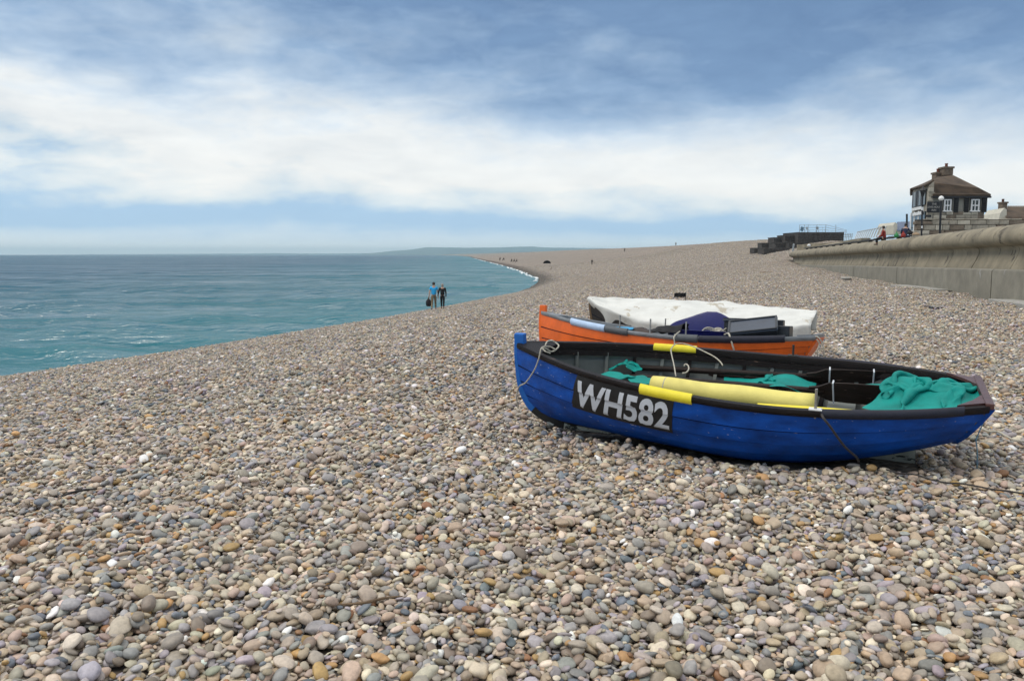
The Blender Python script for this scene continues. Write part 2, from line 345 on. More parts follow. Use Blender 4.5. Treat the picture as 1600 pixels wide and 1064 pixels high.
def beach_material():
    m = bpy.data.materials.new('shingle_ground'); m.use_nodes = True; nt = m.node_tree; L = nt.links; b = nt.nodes['Principled BSDF']
    g = nt.nodes.new('ShaderNodeNewGeometry'); b.inputs['Roughness'].default_value = .75
    v = nt.nodes.new('ShaderNodeTexVoronoi'); v.inputs['Scale'].default_value = 17; L.new(g.outputs['Position'], v.inputs['Vector'])
    sp = nt.nodes.new('ShaderNodeSeparateColor'); L.new(v.outputs['Color'], sp.inputs[0])
    c = ramp(nt, sp.outputs[0], [(0, (.075, .07, .065, 1)), (.25, (.17, .143, .115, 1)), (.5, (.25, .20, .155, 1)), (.75, (.30, .25, .195, 1)), (.9, (.36, .31, .25, 1)), (1, (.55, .52, .46, 1))])
    n = nt.nodes.new('ShaderNodeTexNoise'); n.inputs['Scale'].default_value = .08; n.inputs['Detail'].default_value = 6; L.new(g.outputs['Position'], n.inputs['Vector'])
    t = ramp(nt, n.outputs[0], [(.3, (.80, .78, .77, 1)), (.7, (1.05, 1.0, .96, 1))])
    mx = nt.nodes.new('ShaderNodeMix'); mx.data_type = 'RGBA'; mx.blend_type = 'MULTIPLY'; mx.inputs[0].default_value = 1; L.new(c, mx.inputs[6]); L.new(t, mx.inputs[7])
    # shingle wetted by the swash: everything less than about half a metre above the sea
    sz = nt.nodes.new('ShaderNodeSeparateXYZ'); L.new(g.outputs['Position'], sz.inputs[0])
    n3 = nt.nodes.new('ShaderNodeTexNoise'); n3.inputs['Scale'].default_value = .15; L.new(g.outputs['Position'], n3.inputs['Vector'])
    ad = nt.nodes.new('ShaderNodeMath'); ad.operation = 'MULTIPLY_ADD'; L.new(n3.outputs[0], ad.inputs[0]); ad.inputs[1].default_value = -.3; L.new(sz.outputs[2], ad.inputs[2])
    w = ramp(nt, ad.outputs[0], [(.22, (.36, .31, .28, 1)), (.42, (1, 1, 1, 1))])
    m2 = nt.nodes.new('ShaderNodeMix'); m2.data_type = 'RGBA'; m2.blend_type = 'MULTIPLY'; m2.inputs[0].default_value = 1; L.new(mx.outputs[2], m2.inputs[6]); L.new(w, m2.inputs[7])
    # the bed under the loose pebbles is darkened, painting shade into the gaps
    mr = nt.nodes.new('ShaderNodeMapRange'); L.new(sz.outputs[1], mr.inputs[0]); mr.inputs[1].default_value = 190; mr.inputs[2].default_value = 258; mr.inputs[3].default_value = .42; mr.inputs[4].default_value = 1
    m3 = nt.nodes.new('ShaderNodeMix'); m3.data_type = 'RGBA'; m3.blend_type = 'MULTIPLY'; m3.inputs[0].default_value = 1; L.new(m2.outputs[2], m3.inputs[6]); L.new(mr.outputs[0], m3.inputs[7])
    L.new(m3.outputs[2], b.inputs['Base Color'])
    bp = nt.nodes.new('ShaderNodeBump'); bp.inputs['Strength'].default_value = .8; bp.inputs['Distance'].default_value = .03; bp.invert = True
    L.new(v.outputs['Distance'], bp.inputs['Height']); L.new(bp.outputs[0], b.inputs['Normal'])
    return m
ys = np.concatenate([np.arange(-40, 40, .5), np.arange(40, 90, 1.0), np.geomspace(90, 6000, 150)])
us = np.concatenate([np.linspace(0, 1, 5)[:-1], np.linspace(1, 3, 11)[:-1], np.linspace(3, 6, 90)[:-1], np.linspace(6, 7, 20)[:-1], np.linspace(7, 8, 10)])
P = np.zeros((len(ys), len(us), 3))
for i, y in enumerate(ys):
    o, z = profile(y); P[i, :, 1] = y; xx = np.interp(us, range(9), o)+WX(y); P[i, :, 0] = xx
    zf = np.interp(us, range(9), z)+CZ
    for _ in range(2): zf[1:-1] = (zf[:-2]+2*zf[1:-1]+zf[2:])/4
    if y < 250:
        zn = gz(xx, np.full_like(xx, y)); k = np.clip((250-y)/60, 0, 1); zf = np.where(xx < 85, zn*k+zf*(1-k), zf)
    P[i, :, 2] = zf
# under the scattered pebbles the bed lies a little lower
P[..., 2] -= np.clip((258-P[..., 1])/10, 0, 1)*.07
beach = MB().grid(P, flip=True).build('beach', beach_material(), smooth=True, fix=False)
tag(beach, kind='structure')

# ------------------------------------------------------------------ sea
def sea_material():
    m = bpy.data.materials.new('sea_water'); m.use_nodes = True; nt = m.node_tree; L = nt.links; b = nt.nodes['Principled BSDF']
    
    g = nt.nodes.new('ShaderNodeNewGeometry')
    at_ = nt.nodes.new('ShaderNodeAttribute'); at_.attribute_name = 'depth'
    n0 = nt.nodes.new('ShaderNodeTexNoise'); n0.inputs['Scale'].default_value = .012; n0.inputs['Detail'].default_value = 5
    mp0 = nt.nodes.new('ShaderNodeMapping'); mp0.inputs['Scale'].default_value = (.5, 1.6, 1); L.new(g.outputs['Position'], mp0.inputs[0]); L.new(mp0.outputs[0], n0.inputs['Vector'])
    ad = nt.nodes.new('ShaderNodeMath'); ad.operation = 'MULTIPLY_ADD'; L.new(n0.outputs[0], ad.inputs[0]); ad.inputs[1].default_value = .5; L.new(at_.outputs['Fac'], ad.inputs[2])
    colr_ = ramp(nt, ad.outputs[0], [(.25, (.012, .140, .165, 1)), (.45, (.006, .105, .140, 1)), (.75, (.003, .078, .122, 1)), (1.0, (.003, .062, .108, 1))])
    prev = None
    for sc_, dist, st in ((.12, .35, (.5, 1.6, 1)), (.5, .26, (.5, 1.6, 1)), (1.5, .18, (.55, 1.6, 1)), (4.0, .05, (.7, 1.4, 1))):
        mp = nt.nodes.new('ShaderNodeMapping'); mp.inputs['Scale'].default_value = st; mp.inputs['Rotation'].default_value = (0, 0, .25); L.new(g.outputs['Position'], mp.inputs[0])
        n = nt.nodes.new('ShaderNodeTexNoise'); n.inputs['Scale'].default_value = sc_; n.inputs['Detail'].default_value = 3; n.inputs['Distortion'].default_value = .12; L.new(mp.outputs[0], n.inputs['Vector'])
        bp = nt.nodes.new('ShaderNodeBump'); bp.inputs['Strength'].default_value = 1; bp.inputs['Distance'].default_value = dist; L.new(n.outputs[0], bp.inputs['Height'])
        if prev is not None: L.new(prev, bp.inputs['Normal'])
        prev = bp.outputs[0]
    # a ruffled sea never mirrors fully: body colour under a limited sheen
    nt.nodes.remove(b); di = nt.nodes.new('ShaderNodeBsdfDiffuse'); gl = nt.nodes.new('ShaderNodeBsdfGlossy'); mx = nt.nodes.new('ShaderNodeMixShader'); fr = nt.nodes.new('ShaderNodeFresnel'); fr.inputs[0].default_value = 1.33
    L.new(colr_, di.inputs['Color']); L.new(prev, di.inputs['Normal']); L.new(prev, gl.inputs['Normal']); gl.inputs['Roughness'].default_value = .14; L.new(prev, fr.inputs['Normal'])
    mm = nt.nodes.new('ShaderNodeMath'); mm.operation = 'MULTIPLY'; mm.use_clamp = True; L.new(fr.outputs[0], mm.inputs[0]); 
    wn_ = []
    for st_, sc2 in (((.35, 1.3, 1), .035), ((.4, 1.5, 1), .16)):
        mpw = nt.nodes.new('ShaderNodeMapping'); mpw.inputs['Scale'].default_value = st_; mpw.inputs['Rotation'].default_value = (0, 0, .12); L.new(g.outputs['Position'], mpw.inputs[0])
        nw = nt.nodes.new('ShaderNodeTexNoise'); nw.inputs['Scale'].default_value = sc2; nw.inputs['Detail'].default_value = 6; nw.inputs['Roughness'].default_value = .62; L.new(mpw.outputs[0], nw.inputs['Vector']); wn_.append(nw.outputs[0])
    wa = nt.nodes.new('ShaderNodeMath'); wa.operation = 'ADD'; L.new(wn_[0], wa.inputs[0]); L.new(wn_[1], wa.inputs[1])
    wr = nt.nodes.new('ShaderNodeMapRange'); L.new(wa.outputs[0], wr.inputs[0]); wr.inputs[1].default_value = .72; wr.inputs[2].default_value = 1.28; wr.inputs[3].default_value = .14; wr.inputs[4].default_value = .60; L.new(wr.outputs[0], mm.inputs[1])
    L.new(mm.outputs[0], mx.inputs[0]); L.new(di.outputs[0], mx.inputs[1]); L.new(gl.outputs[0], mx.inputs[2]); L.new(mx.outputs[0], nt.nodes['Material Output'].inputs[0])
    return m
ra = np.geomspace(11, 14000, 640); az = np.radians(np.linspace(-62, 40, 420))
R, A = np.meshgrid(ra, az, indexing='ij'); X, Y = R*np.sin(A), R*np.cos(A); Z = np.zeros_like(X)
cell = R*math.log(14000/11)/640
for i in range(60):
    lam = float(np.exp(rng.uniform(math.log(.8), math.log(8)))); th = rng.normal(-.35, .55)+PI/2; kk = 2*PI/lam
    amp = .0080*lam**.8*rng.uniform(.5, 1.2)
    ph = kk*(X*math.cos(th)+Y*math.sin(th))+rng.uniform(0, 6.28)+.8*np.sin(X/17.0+i)+.8*np.sin(Y/23.0+2*i)
    s_ = np.sin(ph); Z += amp*(s_+.25*np.cos(2*ph))*np.clip(lam/(2.5*cell)-.6, 0, 1)
dshore = WX(Y.ravel()).reshape(X.shape)-X
Z *= np.clip(.25+dshore/8, .12, 1)
me = MB().grid(np.stack([X, Y, Z], -1), flip=False).mesh('sea', sea_material(), True, False)
a = me.attributes.new('depth', 'FLOAT', 'POINT'); a.data.foreach_set('value', np.clip(dshore/140, 0, 1).ravel().astype(np.float32))
sea = link('sea', me); tag(sea, kind='structure')

# breaking swash where the shore bends towards us
mb = MB(); rs = np.random.default_rng(3)
for y0 in np.geomspace(128, 900, 190):
    if rs.random() < .55: continue
    ln = y0*rs.uniform(.006, .02); wd = rs.uniform(.05, .18)*(1+y0/600); xo = rs.normal(-.3, .35)
    n = 7; t = np.linspace(0, 1, n); yy = y0+(t-.5)*ln; xc = WX(yy)+xo+.12*rs.normal(size=n)
    hw = wd*np.sin(PI*np.clip(t*.94+.03, 0, 1))**.6*(1+.3*rs.normal(size=n)).clip(.3)
    Q = np.zeros((n, 5, 3))
    for j, (f_, h_) in enumerate(((-1, -.03), (-.5, .07), (0, .12), (.5, .08), (1, -.03))):
        Q[:, j, 0] = xc+hw*f_; Q[:, j, 1] = yy; Q[:, j, 2] = h_*(.6+.5*rs.random(n))+.02
    mb.grid(Q)
tag(mb.build('surf_foam', M_foam, smooth=True), 'broken white line of small waves along the curved shoreline', 'surf', kind='stuff')

# ------------------------------------------------------------------ hills beyond
M_hill = mat('far_hill_fields', (.10, .145, .145), .9, .35, .004, 0, coord='Object')
def hill(name, pts, Y, depth, label):
    """ridge drawn through pixels at distance Y, with a broad back"""
    xs = np.linspace(pts[0][0], pts[-1][0], 90); hy = np.interp(xs, [p[0] for p in pts], [p[1] for p in pts]); rs = np.random.default_rng(int(Y))
    hy = hy-np.abs(np.convolve(rs.normal(0, .35, 96), np.ones(7)/7, 'valid'))
    ridge = [at(x, y, Y) for x, y in zip(xs, hy)]
    Q = np.zeros((90, 7, 3))
    for i, r in enumerate(ridge):
        for j, (d, h) in enumerate(((-.5, -.02), (-.3, .35), (-.12, .8), (0, 1), (.2, .9), (.6, .5), (1, -.02))):
            Q[i, j] = (r.x*(1+d*depth/Y), Y+d*depth+60*math.sin(i*.7+j), max(r.z, 1)*h)
    o = MB().grid(Q).build(name, M_hill, smooth=True); tag(o, label, kind='structure'); return o
hill('hills', [(560, 398.5), (600, 393.5), (640, 390.5), (668, 386.6), (720, 387.4), (780, 387), (800, 386.2), (832, 385.6), (850, 387), (920, 387.8), (944, 388.2), (1010, 390)], 9000, 2500, 'long pale blue hills on the horizon')
hill('hills', [(660, 398.3), (730, 396), (770, 393.6), (792, 392.8), (800, 394), (830, 394), (880, 392.6), (920, 391), (960, 390)], 6400, 900, 'low blue land behind the far end of the beach')
hill('hills', [(60, 398.6), (150, 397.6), (260, 397.0), (390, 396.4), (420, 395.8), (500, 396.4), (600, 395.6), (680, 395)], 12600, 900, 'faint coast far across the water')

# the air: one even haze round everything
hz = MB().box((0, 6000, 48), (26000, 17000, 114)).build('haze', [], fix=True)
hm = bpy.data.materials.new('haze'); hm.use_nodes = True; hn = hm.node_tree; hn.nodes.clear()
pv = hn.nodes.new('ShaderNodeVolumePrincipled'); pv.inputs['Color'].default_value = (.60, .87, 1.0, 1); pv.inputs['Density'].default_value = 1.0e-4; pv.inputs['Anisotropy'].default_value = 0
ho = hn.nodes.new('ShaderNodeOutputMaterial'); hn.links.new(pv.outputs[0], ho.inputs['Volume']); hz.data.materials.append(hm)
tag(hz, kind='stuff')
# ------------------------------------------------------------------ sea wall
def wall_xy(y): return 11.52+.258*y
WU = Vector((-.9683, .2498, 0))                       # from the wall towards the sea
def wall_pt(y, u, z): p = Vector((wall_xy(y), y, z+CZ))+WU*u; return p
top_z = lambda y: np.interp(y, [0, 28.6, 50, 80, 125], [1.35, 1.20, 1.04, .84, .56])
step_z = lambda y: np.interp(y, [0, 28.6, 48, 71, 111, 125], [-.45, -.53, -.72, -.95, -1.40, -1.5])
PROF = [(-.85, -.02), (-.38, .02), (-.10, .0), (.14, -.09), (.32, -.24), (.42, -.42), (.42, -.60), (.32, -.74), (.10, -.82)]
FACE = [(.06, -.82), (-.04, -.85), (-.10, -.95), (-.08, -1.10), (-.01, -1.30), (.09, -1.52), (.19, -1.73), (.19, -1.9), (-.6, -1.9), (-.75, -.82)]
def sweep(prof, y0, y1, n=4, kind='face'):
    Q = np.zeros((n, len(prof), 3))
    for i, y in enumerate(np.linspace(y0, y1, n)):
        tz, sz_ = float(top_z(y)), float(step_z(y)); k = (tz-sz_)/1.73
        for j, (u, z) in enumerate(prof): Q[i, j] = wall_pt(y, u*max(k, .75), tz+z*k)
    m = MB().grid(Q); a, b = Q.shape[:2]
    m.f += [tuple(range(b)), tuple((a-1)*b+j for j in reversed(range(b)))]; m.m += [0, 0]
    if kind: m.f += [tuple((i*b+b-1, i*b, (i+1)*b, (i+1)*b+b-1)) for i in range(a-1)]; m.m += [0]*(a-1)
    return m
sw = empty('sea_wall', wall_pt(30, 0, -1.6), label='long curved concrete sea wall with rounded overhanging top running up the beach', cat='wall')
def keep(o, parent):
    o.parent = parent; o.matrix_parent_inverse = parent.matrix_basis.inverted(); return o
rw = random.Random(4)
yj = 4.0
while yj < 124:
    y1 = min(yj+3.6+rw.uniform(-.25, .25), 125)
    o = sweep(PROF, yj+.018, y1-.018).build('coping', M_concrete); smooth_by_angle(o, 40); keep(o, sw)
    yj = y1
yj = 4.0
while yj < 124:
    y1 = min(yj+4.4+rw.uniform(-.5, .5), 125); d = rw.uniform(-.012, .012)
    o = sweep([(u+d, z) for u, z in FACE], yj+.03, y1-.03).build('wall_panel', M_concrete); smooth_by_angle(o, 40); keep(o, sw)
    yj = y1
yj = 2.0
for y1 in (14, 31, 47.6, 63, 79, 95, 112):
    pts = []
    m = MB(); n = 8; prof = [(-.3, .0), (.70, -.012), (.78, -.05), (.80, -.12), (.80, -2.2), (-.3, -2.2)]
    Q = np.zeros((n, len(prof), 3))
    for i, y in enumerate(np.linspace(yj+.05, y1-.05, n)):
        for j, (u, z) in enumerate(prof): Q[i, j] = wall_pt(y, u, float(step_z(y))+z)
    m.grid(Q); b = len(prof); m.f += [tuple(range(b)), tuple((n-1)*b+j for j in reversed(range(b)))]; m.m += [0, 0]
    m.f += [(i*b+b-1, i*b, (i+1)*b, (i+1)*b+b-1) for i in range(n-1)]; m.m += [0]*(n-1)
    o = m.build('plinth', M_plinth); smooth_by_angle(o, 30); keep(o, sw); yj = y1
# promenade behind the wall
Q = np.zeros((30, 3, 3))
for i, y in enumerate(np.linspace(0, 126, 30)):
    for j, u in enumerate((-.6, -6, -60)): Q[i, j] = wall_pt(y, u, float(top_z(y))-.75)
prom = MB().grid(Q).build('promenade', mat('promenade_paving', (.22, .21, .19), .9, .15, 2, .2, 20), fix=False); tag(prom, kind='structure')

# slabs of an old apron at the foot of the wall
def slab(px0, py0, px1, py1, w, label):
    a, b = gpt(px0, py0), gpt(px1, py1); c = (a+b)/2; d = b-a; ln = d.length; ang = math.atan2(d.y, d.x)
    t = MB().box((0, 0, 0), (ln, w, .16)).build('concrete_slab', M_slab, bevel=.02, loc=c+Vector((0, 0, .03)), rot=(0, -math.asin(d.z/ln), ang))
    tag(t, label, 'slab', 'slabs half buried at the foot of the sea wall')
slab(1404, 448, 1475, 456, .9, 'pale concrete slab half buried beside the joint in the sea wall plinth')
slab(1566, 472, 1630, 482, .9, 'pale concrete slab half buried under the sea wall at the picture edge')

# ------------------------------------------------------------------ gabion steps and lookout platform at the wall's end
GY = 158.0
def gab(px0, px1, py0, py1, Y, dep, label, top=None):
    a, b = at(px0, py1, Y), at(px1, py0, Y)
    g = empty('gabion_block', ((a.x+b.x)/2, Y+dep/2, a.z), label=label, cat='gabion', group='dark stone blocks stepping up at the end of the sea wall')
    w, h = b.x-a.x, b.z-a.z
    nx, nz = max(2, int(w/1.0)), max(1, round(h/.55)); r = random.Random(int(px0*7+py0))
    core = MB().box((0, 0, h/2-.3), (w-.12, dep-.1, h+.5)).build('core', M_gabion, g)
    for k in range(nz):
        xs = [-w/2]+sorted(-w/2+w*(i+r.uniform(-.25, .25))/nx for i in range(1, nx))+[w/2]
        for i in range(nx):
            o = MB().box(((xs[i]+xs[i+1])/2, -dep/2+.1-r.uniform(0, .06), h*(k+.5)/nz), (xs[i+1]-xs[i]-.05, .3, h/nz-.05)).build('stone', M_gabion, g, bevel=.04)
    cap = MB().box((0, 0, h+.02), (w+.04, dep, .10)).build('cap', M_gabion, g, bevel=.02)
    return g
gab(1178, 1196, 388, 391.5, GY+1, 3, 'lowest flat dark block at the seaward end of the steps')
gab(1190, 1211, 380, 389, GY+5, 3, 'dark block in the second step, nearest the sea')
gab(1193, 1234, 388, 396.5, GY-6, 4, 'long dark block at the front foot of the steps')
gab(1211, 1232, 379.5, 388.5, GY-2, 4, 'dark block in the middle of the steps on the long front block')
gab(1209, 1228, 371.5, 380, GY+5, 4, 'dark block in the third step below the platform')
gab(1232, 1247, 379, 393, GY-4, 4, 'narrow dark block against the end of the rounded wall top')
gab(1226, 1250, 368, 380, GY+3, 5, 'dark block forming the top step beside the platform')
g = gab(1246, 1319, 363.5, 390, GY+1, 9, 'wide dark stone platform with railings on top')
# lookout railing on the platform
rl = empty('platform_railing', at(1250, 363, GY+3), label='light grey railing around the top of the dark stone platform', cat='railing')
def bars(parent, name, segs, r, m, n=5):
    for a, b in segs: keep(MB().tube([a, b], r, n).build(name, m), parent)
c0, c1, c2 = at(1249, 364, GY+2), at(1290, 363.5, GY+2), at(1322, 364.5, GY-6)
back = at(1257, 363, GY+9)
H_ = 1.55
posts = [c0, c0.lerp(c1, .33), c0.lerp(c1, .66), c1, c1.lerp(c2, .5), c2, back]
bars(rl, 'post', [(p, p+Vector((0, 0, H_ if i != 5 else .6))) for i, p in enumerate(posts)], .05, M_steel)
for h in (.5, 1.0, 1.5):
    k = {.5: .2, 1.0: .4, 1.5: .6}[h]
    bars(rl, 'rail', [(c0+Vector((0, 0, h)), c1+Vector((0, 0, h))), (c1+Vector((0, 0, h)), c2+Vector((0, 0, k))), (c0+Vector((0, 0, h)), back+Vector((0, 0, h)))], .035, M_steel)
def chair(p, rz, label):
    t = empty('chair', p, (0, 0, rz), label, 'chair', 'chairs on the lookout platform')
    MB().box((0, 0, .46), (.5, .5, .04)).build('seat', M_steel, t); MB().box((0, .25, .85), (.5, .04, .5), Matrix.Rotation(-.2, 3, 'X')).build('backrest', M_steel, t)
    for sx in (-1, 1):
        for sy in (-1, 1): MB().tube([(sx*.22, sy*.22, .46), (sx*.27, sy*.27, 0)], .025, 5).build('leg', M_steel, t)
for px, rz, lb in ((1262, .5, 'grey metal chair nearest the sea on the stone platform'), (1277, 2.6, 'grey metal chair in the middle of the stone platform'), (1287, 1.2, 'grey metal chair at the inland corner of the stone platform')):
    chair(at(px, 363.2, GY+4), rz, lb)
ps = at(1253, 364, GY+1.5)
t = empty('information_board', ps, label='small blue-grey leaning board at the seaward corner of the stone platform', cat='board')
MB().box((0, 0, .75), (.62, .06, .85), Matrix.Rotation(.25, 3, 'Y')).build('panel', mat('board_blue', (.12, .20, .27), .5), t)
MB().tube([(0, .06, 0), (0, .06, .6)], .04, 6).build('post', M_steel, t)
# bollard and tub by the wall end
bp_ = at(1239, 391, 128)
MB2 = MB().lathe([(.13, -.6), (.13, .7), (.17, .75), (.17, .9), (.1, .98)], 10).build('bollard', M_steel, loc=at(1239, 389, 127)+Vector((0, 0, -.2)), rot=(0, .12, 0)); tag(MB2, 'pale leaning post at the far end of the sea wall', 'bollard')
r0 = MB().lathe([(.01, .0), (.22, .04), (.27, .18), (.16, .33), (.01, .38)], 9).build('white_buoy', M_whitepaint, loc=at(1264, 385.5, 116), smooth=True); tag(r0, 'small white buoy on top of the sea wall', 'buoy')
# concrete kerb of the ramp behind the wall end
kb = MB().prism([at(1245, 391, 133), at(1245, 382.5, 133), at(1306, 379, 118), at(1345, 372, 104), at(1345, 380, 104), at(1306, 386, 118)], (1.5, .5, 0)).build('ramp_wall', M_concrete); tag(kb, 'low tan concrete ramp wall behind the far end of the sea wall', 'wall')

# railing of slanted white bars on the promenade
pr = empty('promenade_railing', at(1340, 372, 96), label='receding row of slanted white bars of a railing on the promenade', cat='railing')
ra_, rb_ = at(1338, 373, 100), at(1381, 369, 72)
for i in range(13):
    p = ra_.lerp(rb_, i/12); keep(MB().box((0, 0, .42), (.09, .09, 1.0), Matrix.Rotation(.35, 3, 'Y')).build('bar', M_whitepaint, loc=p), pr)
bars(pr, 'rail', [(ra_+Vector((.15, 0, .82)), rb_+Vector((.15, 0, .82)))], .05, M_steel)
p2 = empty('promenade_railing', at(1325, 373, 112), label='short piece of grey railing between the platform and the slanted white bars', cat='railing')
for i in range(5):
    p = at(1320+i*2.6, 373, 112); keep(MB().tube([p+Vector((0, 0, -.4)), p+Vector((.1, 0, .75))], .04, 5).build('bar', M_steel), p2)
bars(p2, 'rail', [(at(1319, 366.8, 112), at(1332, 366.5, 112)), (at(1319, 370, 112), at(1332, 369.6, 112))], .04, M_steel)

# long dark bench board along the inside of the wall top
bn = empty('promenade_bench', at(1360, 374, 70), label='long dark plank bench along the inner edge of the sea wall', cat='bench')
ba, bb = wall_pt(118, -1.1, float(top_z(118))+.30), wall_pt(54, -1.1, float(top_z(54))+.26)
n = 12
for i in range(n):
    p, q = ba.lerp(bb, (i+.01)/n), ba.lerp(bb, (i+.99)/n)
    M = Matrix.Rotation(math.atan2((q-p).y, (q-p).x), 3, 'Z')
    keep(MB().box((0, 0, 0), ((q-p).length, .5, .10), M).build('plank', M_darkwood, loc=(p+q)/2), bn)
    keep(MB().box((0, 0, -.50), (.3, .3, .9), M).build('leg', M_darkwood, loc=p.lerp(q, .5)), bn)

# ------------------------------------------------------------------ the inn above the wall
INN = empty('stone_inn', (36, 68, CZ+1), label='old stone inn with brown roof, black shutters and two chimneys above the sea wall', cat='house')
def K(o): return keep(o, INN)
zb = CZ+.3
hx_ = lambda x: 34.55+(x-34.85)*.90
A = Vector((hx_(34.85), 67, 0)); B = Vector((hx_(40.15), 67, 0)); C_ = Vector((hx_(36.2), 72.2, 0))
def V(x, y, zrel): return Vector((hx_(x), y, zrel+CZ))
# facing wall, seaward wall, main gable behind
K(MB().prism([V(35.35, 67, -.2), V(40.1, 67, -.2), V(40.1, 67, 4.85), V(35.35, 67, 4.85)], (0, .4, 0)).build('wall', M_render))
K(MB().prism([V(34.85, 67.0, -.2), V(35.35, 67.0, -.2), V(35.35, 67.0, 6.05), V(34.85, 67.0, 5.7)], (1.3, 5.2, 0)).build('wall', M_stone))
K(MB().prism([V(36.3, 72.0, -.2), V(42.5, 72.0, -.2), V(42.5, 72, 5.3), V(39.2, 72, 6.80), V(36.3, 72, 5.75)], (3.9, 7, 0)).build('wall', M_stone))
K(MB().prism([V(40.1, 67.4, -.2), V(40.1, 72, -.2), V(40.1, 72, 5.2), V(40.1, 67.4, 4.85)], (-.35, 0, 0)).build('wall', M_stone))
# roofs
def roof(poly, thick=.16, name='roof'):
    n = (poly[1]-poly[0]).cross(poly[2]-poly[0]).normalized()
    if n.z < 0: n = -n
    return K(MB().prism(poly, n*thick).build(name, M_roof))
E0, E1 = V(35.15, 66.75, 4.80), V(40.45, 66.75, 4.80)
T0, T1, T2, T3 = V(36.3, 69.6, 6.10), V(38.45, 71.95, 6.72), V(40.0, 71.95, 6.86), V(40.95, 69.3, 5.52)
roof([E0, E1, T3, T0]); roof([T0, T3, T2, T1])
roof([V(40.45, 66.75, 4.80), V(40.9, 72, 4.9), V(41.6, 72, 5.9), T3])
roof([V(34.5, 67.0, 5.62), V(36.2, 72.2, 5.74), V(38.6, 72.2, 6.76), V(36.4, 69.4, 6.20), V(35.35, 67, 6.05)], .12)
roof([V(36.0, 72.1, 5.70), V(39.2, 72.1, 6.86), V(43.0, 79, 6.86), V(39.8, 79, 5.7)]); roof([V(39.2, 72.1, 6.86), V(42.2, 72.1, 5.5), V(45.8, 79, 5.5), V(43.0, 79, 6.86)])
# rows of tiles, one strip of slightly proud courses per row
for k_ in range(1, 13):
    t = k_/13
    a, b = (E0.lerp(T0, t), E1.lerp(T3, t))
    nrm = (E1-E0).cross(T0-E0).normalized(); nrm = nrm if nrm.z > 0 else -nrm
    a, b = a+nrm*.165, b+nrm*.165
    K(MB().tube([a.lerp(b, .01), b.lerp(a, .01)], .022, 4).build('tile_course', M_roof))
K(MB().prism([V(35.1, 66.7, 4.66), V(40.5, 66.7, 4.66), V(40.5, 66.7, 4.80), V(35.1, 66.7, 4.80)], (0, .22, 0)).build('gutter', M_black))
# chimneys
def chimney(px0, px1, py0, py1, Y, dep, npots, parent=INN):
    a, b = at(px0, py1, Y), at(px1, py0, Y)
    c = MB().prism([a, Vector((b.x, Y, a.z)), b, Vector((a.x, Y, b.z))], (0, dep, 0)).build('chimney', M_chim, bevel=.03); keep(c, parent)
    m = MB().box(((a.x+b.x)/2, Y+dep/2, b.z-.08), (b.x-a.x+.14, dep+.14, .16)).build('cap', M_chim); m.parent = c; m.matrix_parent_inverse = Matrix(c.matrix_basis).inverted() if False else Matrix()
    for i in range(npots):
        p = MB().lathe([(.13, 0), (.11, .22), (.14, .26), (.13, .32)], 10, ((a.x+b.x)/2, Y+dep/2, b.z)).build('chimney_pot', M_pot); p.parent = c
    return c
chimney(1475, 1490, 260.5, 274, 72.3, .9, 1); chimney(1462.5, 1475, 269, 283, 72.8, .8, 1)
# windows, shutters
def window(px0, px1, py0, py1, Y, parent=INN):
    a, b = at(px0, py1, Y), at(px1, py0, Y); w, h = b.x-a.x, b.z-a.z; c = (a+b)/2
    f = MB()
    for q, d in (((0, 0, h/2-.05), (w, .12, .10)), ((0, 0, -h/2+.05), (w+.12, .16, .10)), ((-w/2+.05, 0, 0), (.10, .12, h-.2)), ((w/2-.05, 0, 0), (.10, .12, h-.2)), ((0, .01, 0), (.07, .1, h-.2)), ((0, -.01, 0), (w-.2, .1, .09))): f.box(q, d)
    fo = f.build('window', M_whitepaint, loc=(c.x, Y, c.z)); keep(fo, parent)
    for sx in (-1, 1):
        for sz_ in (-1, 1):
            MB().box((sx*(w/4-.01), .035, sz_*(h/4-.01)), (w/2-.09, .02, h/2-.10)).build('pane', M_glass, fo)
    return fo
def bx_px(name, px0, px1, py0, py1, Y, dep, m, parent=INN):
    a, b = at(px0, py1, Y), at(px1, py0, Y); c = (a+b)/2
    return keep(MB().box((0, 0, 0), (b.x-a.x, dep, b.z-a.z)).build(name, m, loc=(c.x, Y, c.z), bevel=.01), parent)
for (x0, x1) in ((1474.2, 1486.6), (1516.4, 1530.6)):
    bx_px('window_surround', x0-1.6, x1+1.6, 309.5, 332.5, 66.97, .1, M_black)
    window(x0, x1, 311.5, 331, 66.88)
for (x0, x1) in ((1490, 1498), (1505.8, 1514), (1533.6, 1542.5)):
    s = bx_px('shutter', x0, x1, 309.5, 332, 66.93, .10, M_black)
    a, b = at(x0, 332, 66.93), at(x1, 309.5, 66.93)
    for i in range(7):
        sl = MB().box((0, -.06, (b.z-a.z)*(i/6-.5)*.86), ((b.x-a.x)*.8, .03, .10), Matrix.Rotation(.5, 3, 'X')).build('slat', M_black, s)
# the lower courses of the facing wall, stone by stone
rr_ = random.Random(11)
z0 = 1.4
while z0 < 3.5:
    h = rr_.uniform(.26, .36); x = 35.04
    while x < 39.22:
        w = min(rr_.uniform(.45, .95), 39.27-x)
        if w > .15: K(MB().box((x+w/2, 66.98-rr_.uniform(0, .02), z0+h/2+CZ), (w-.03, .10, h-.03)).build('stone', rr_.choice([M_stone, M_stonec, M_stone, M_stoneb]), bevel=.02))
        x += w
    z0 += h
# quoins of the tall seaward corner
for i in range(13):
    w = .52 if i % 2 else .40
    K(MB().box((34.55+w/2-.01, 66.97, CZ+.9+i*.37), (w, .12, .34)).build('stone', rr_.choice([M_stone, M_stonec]), bevel=.02))
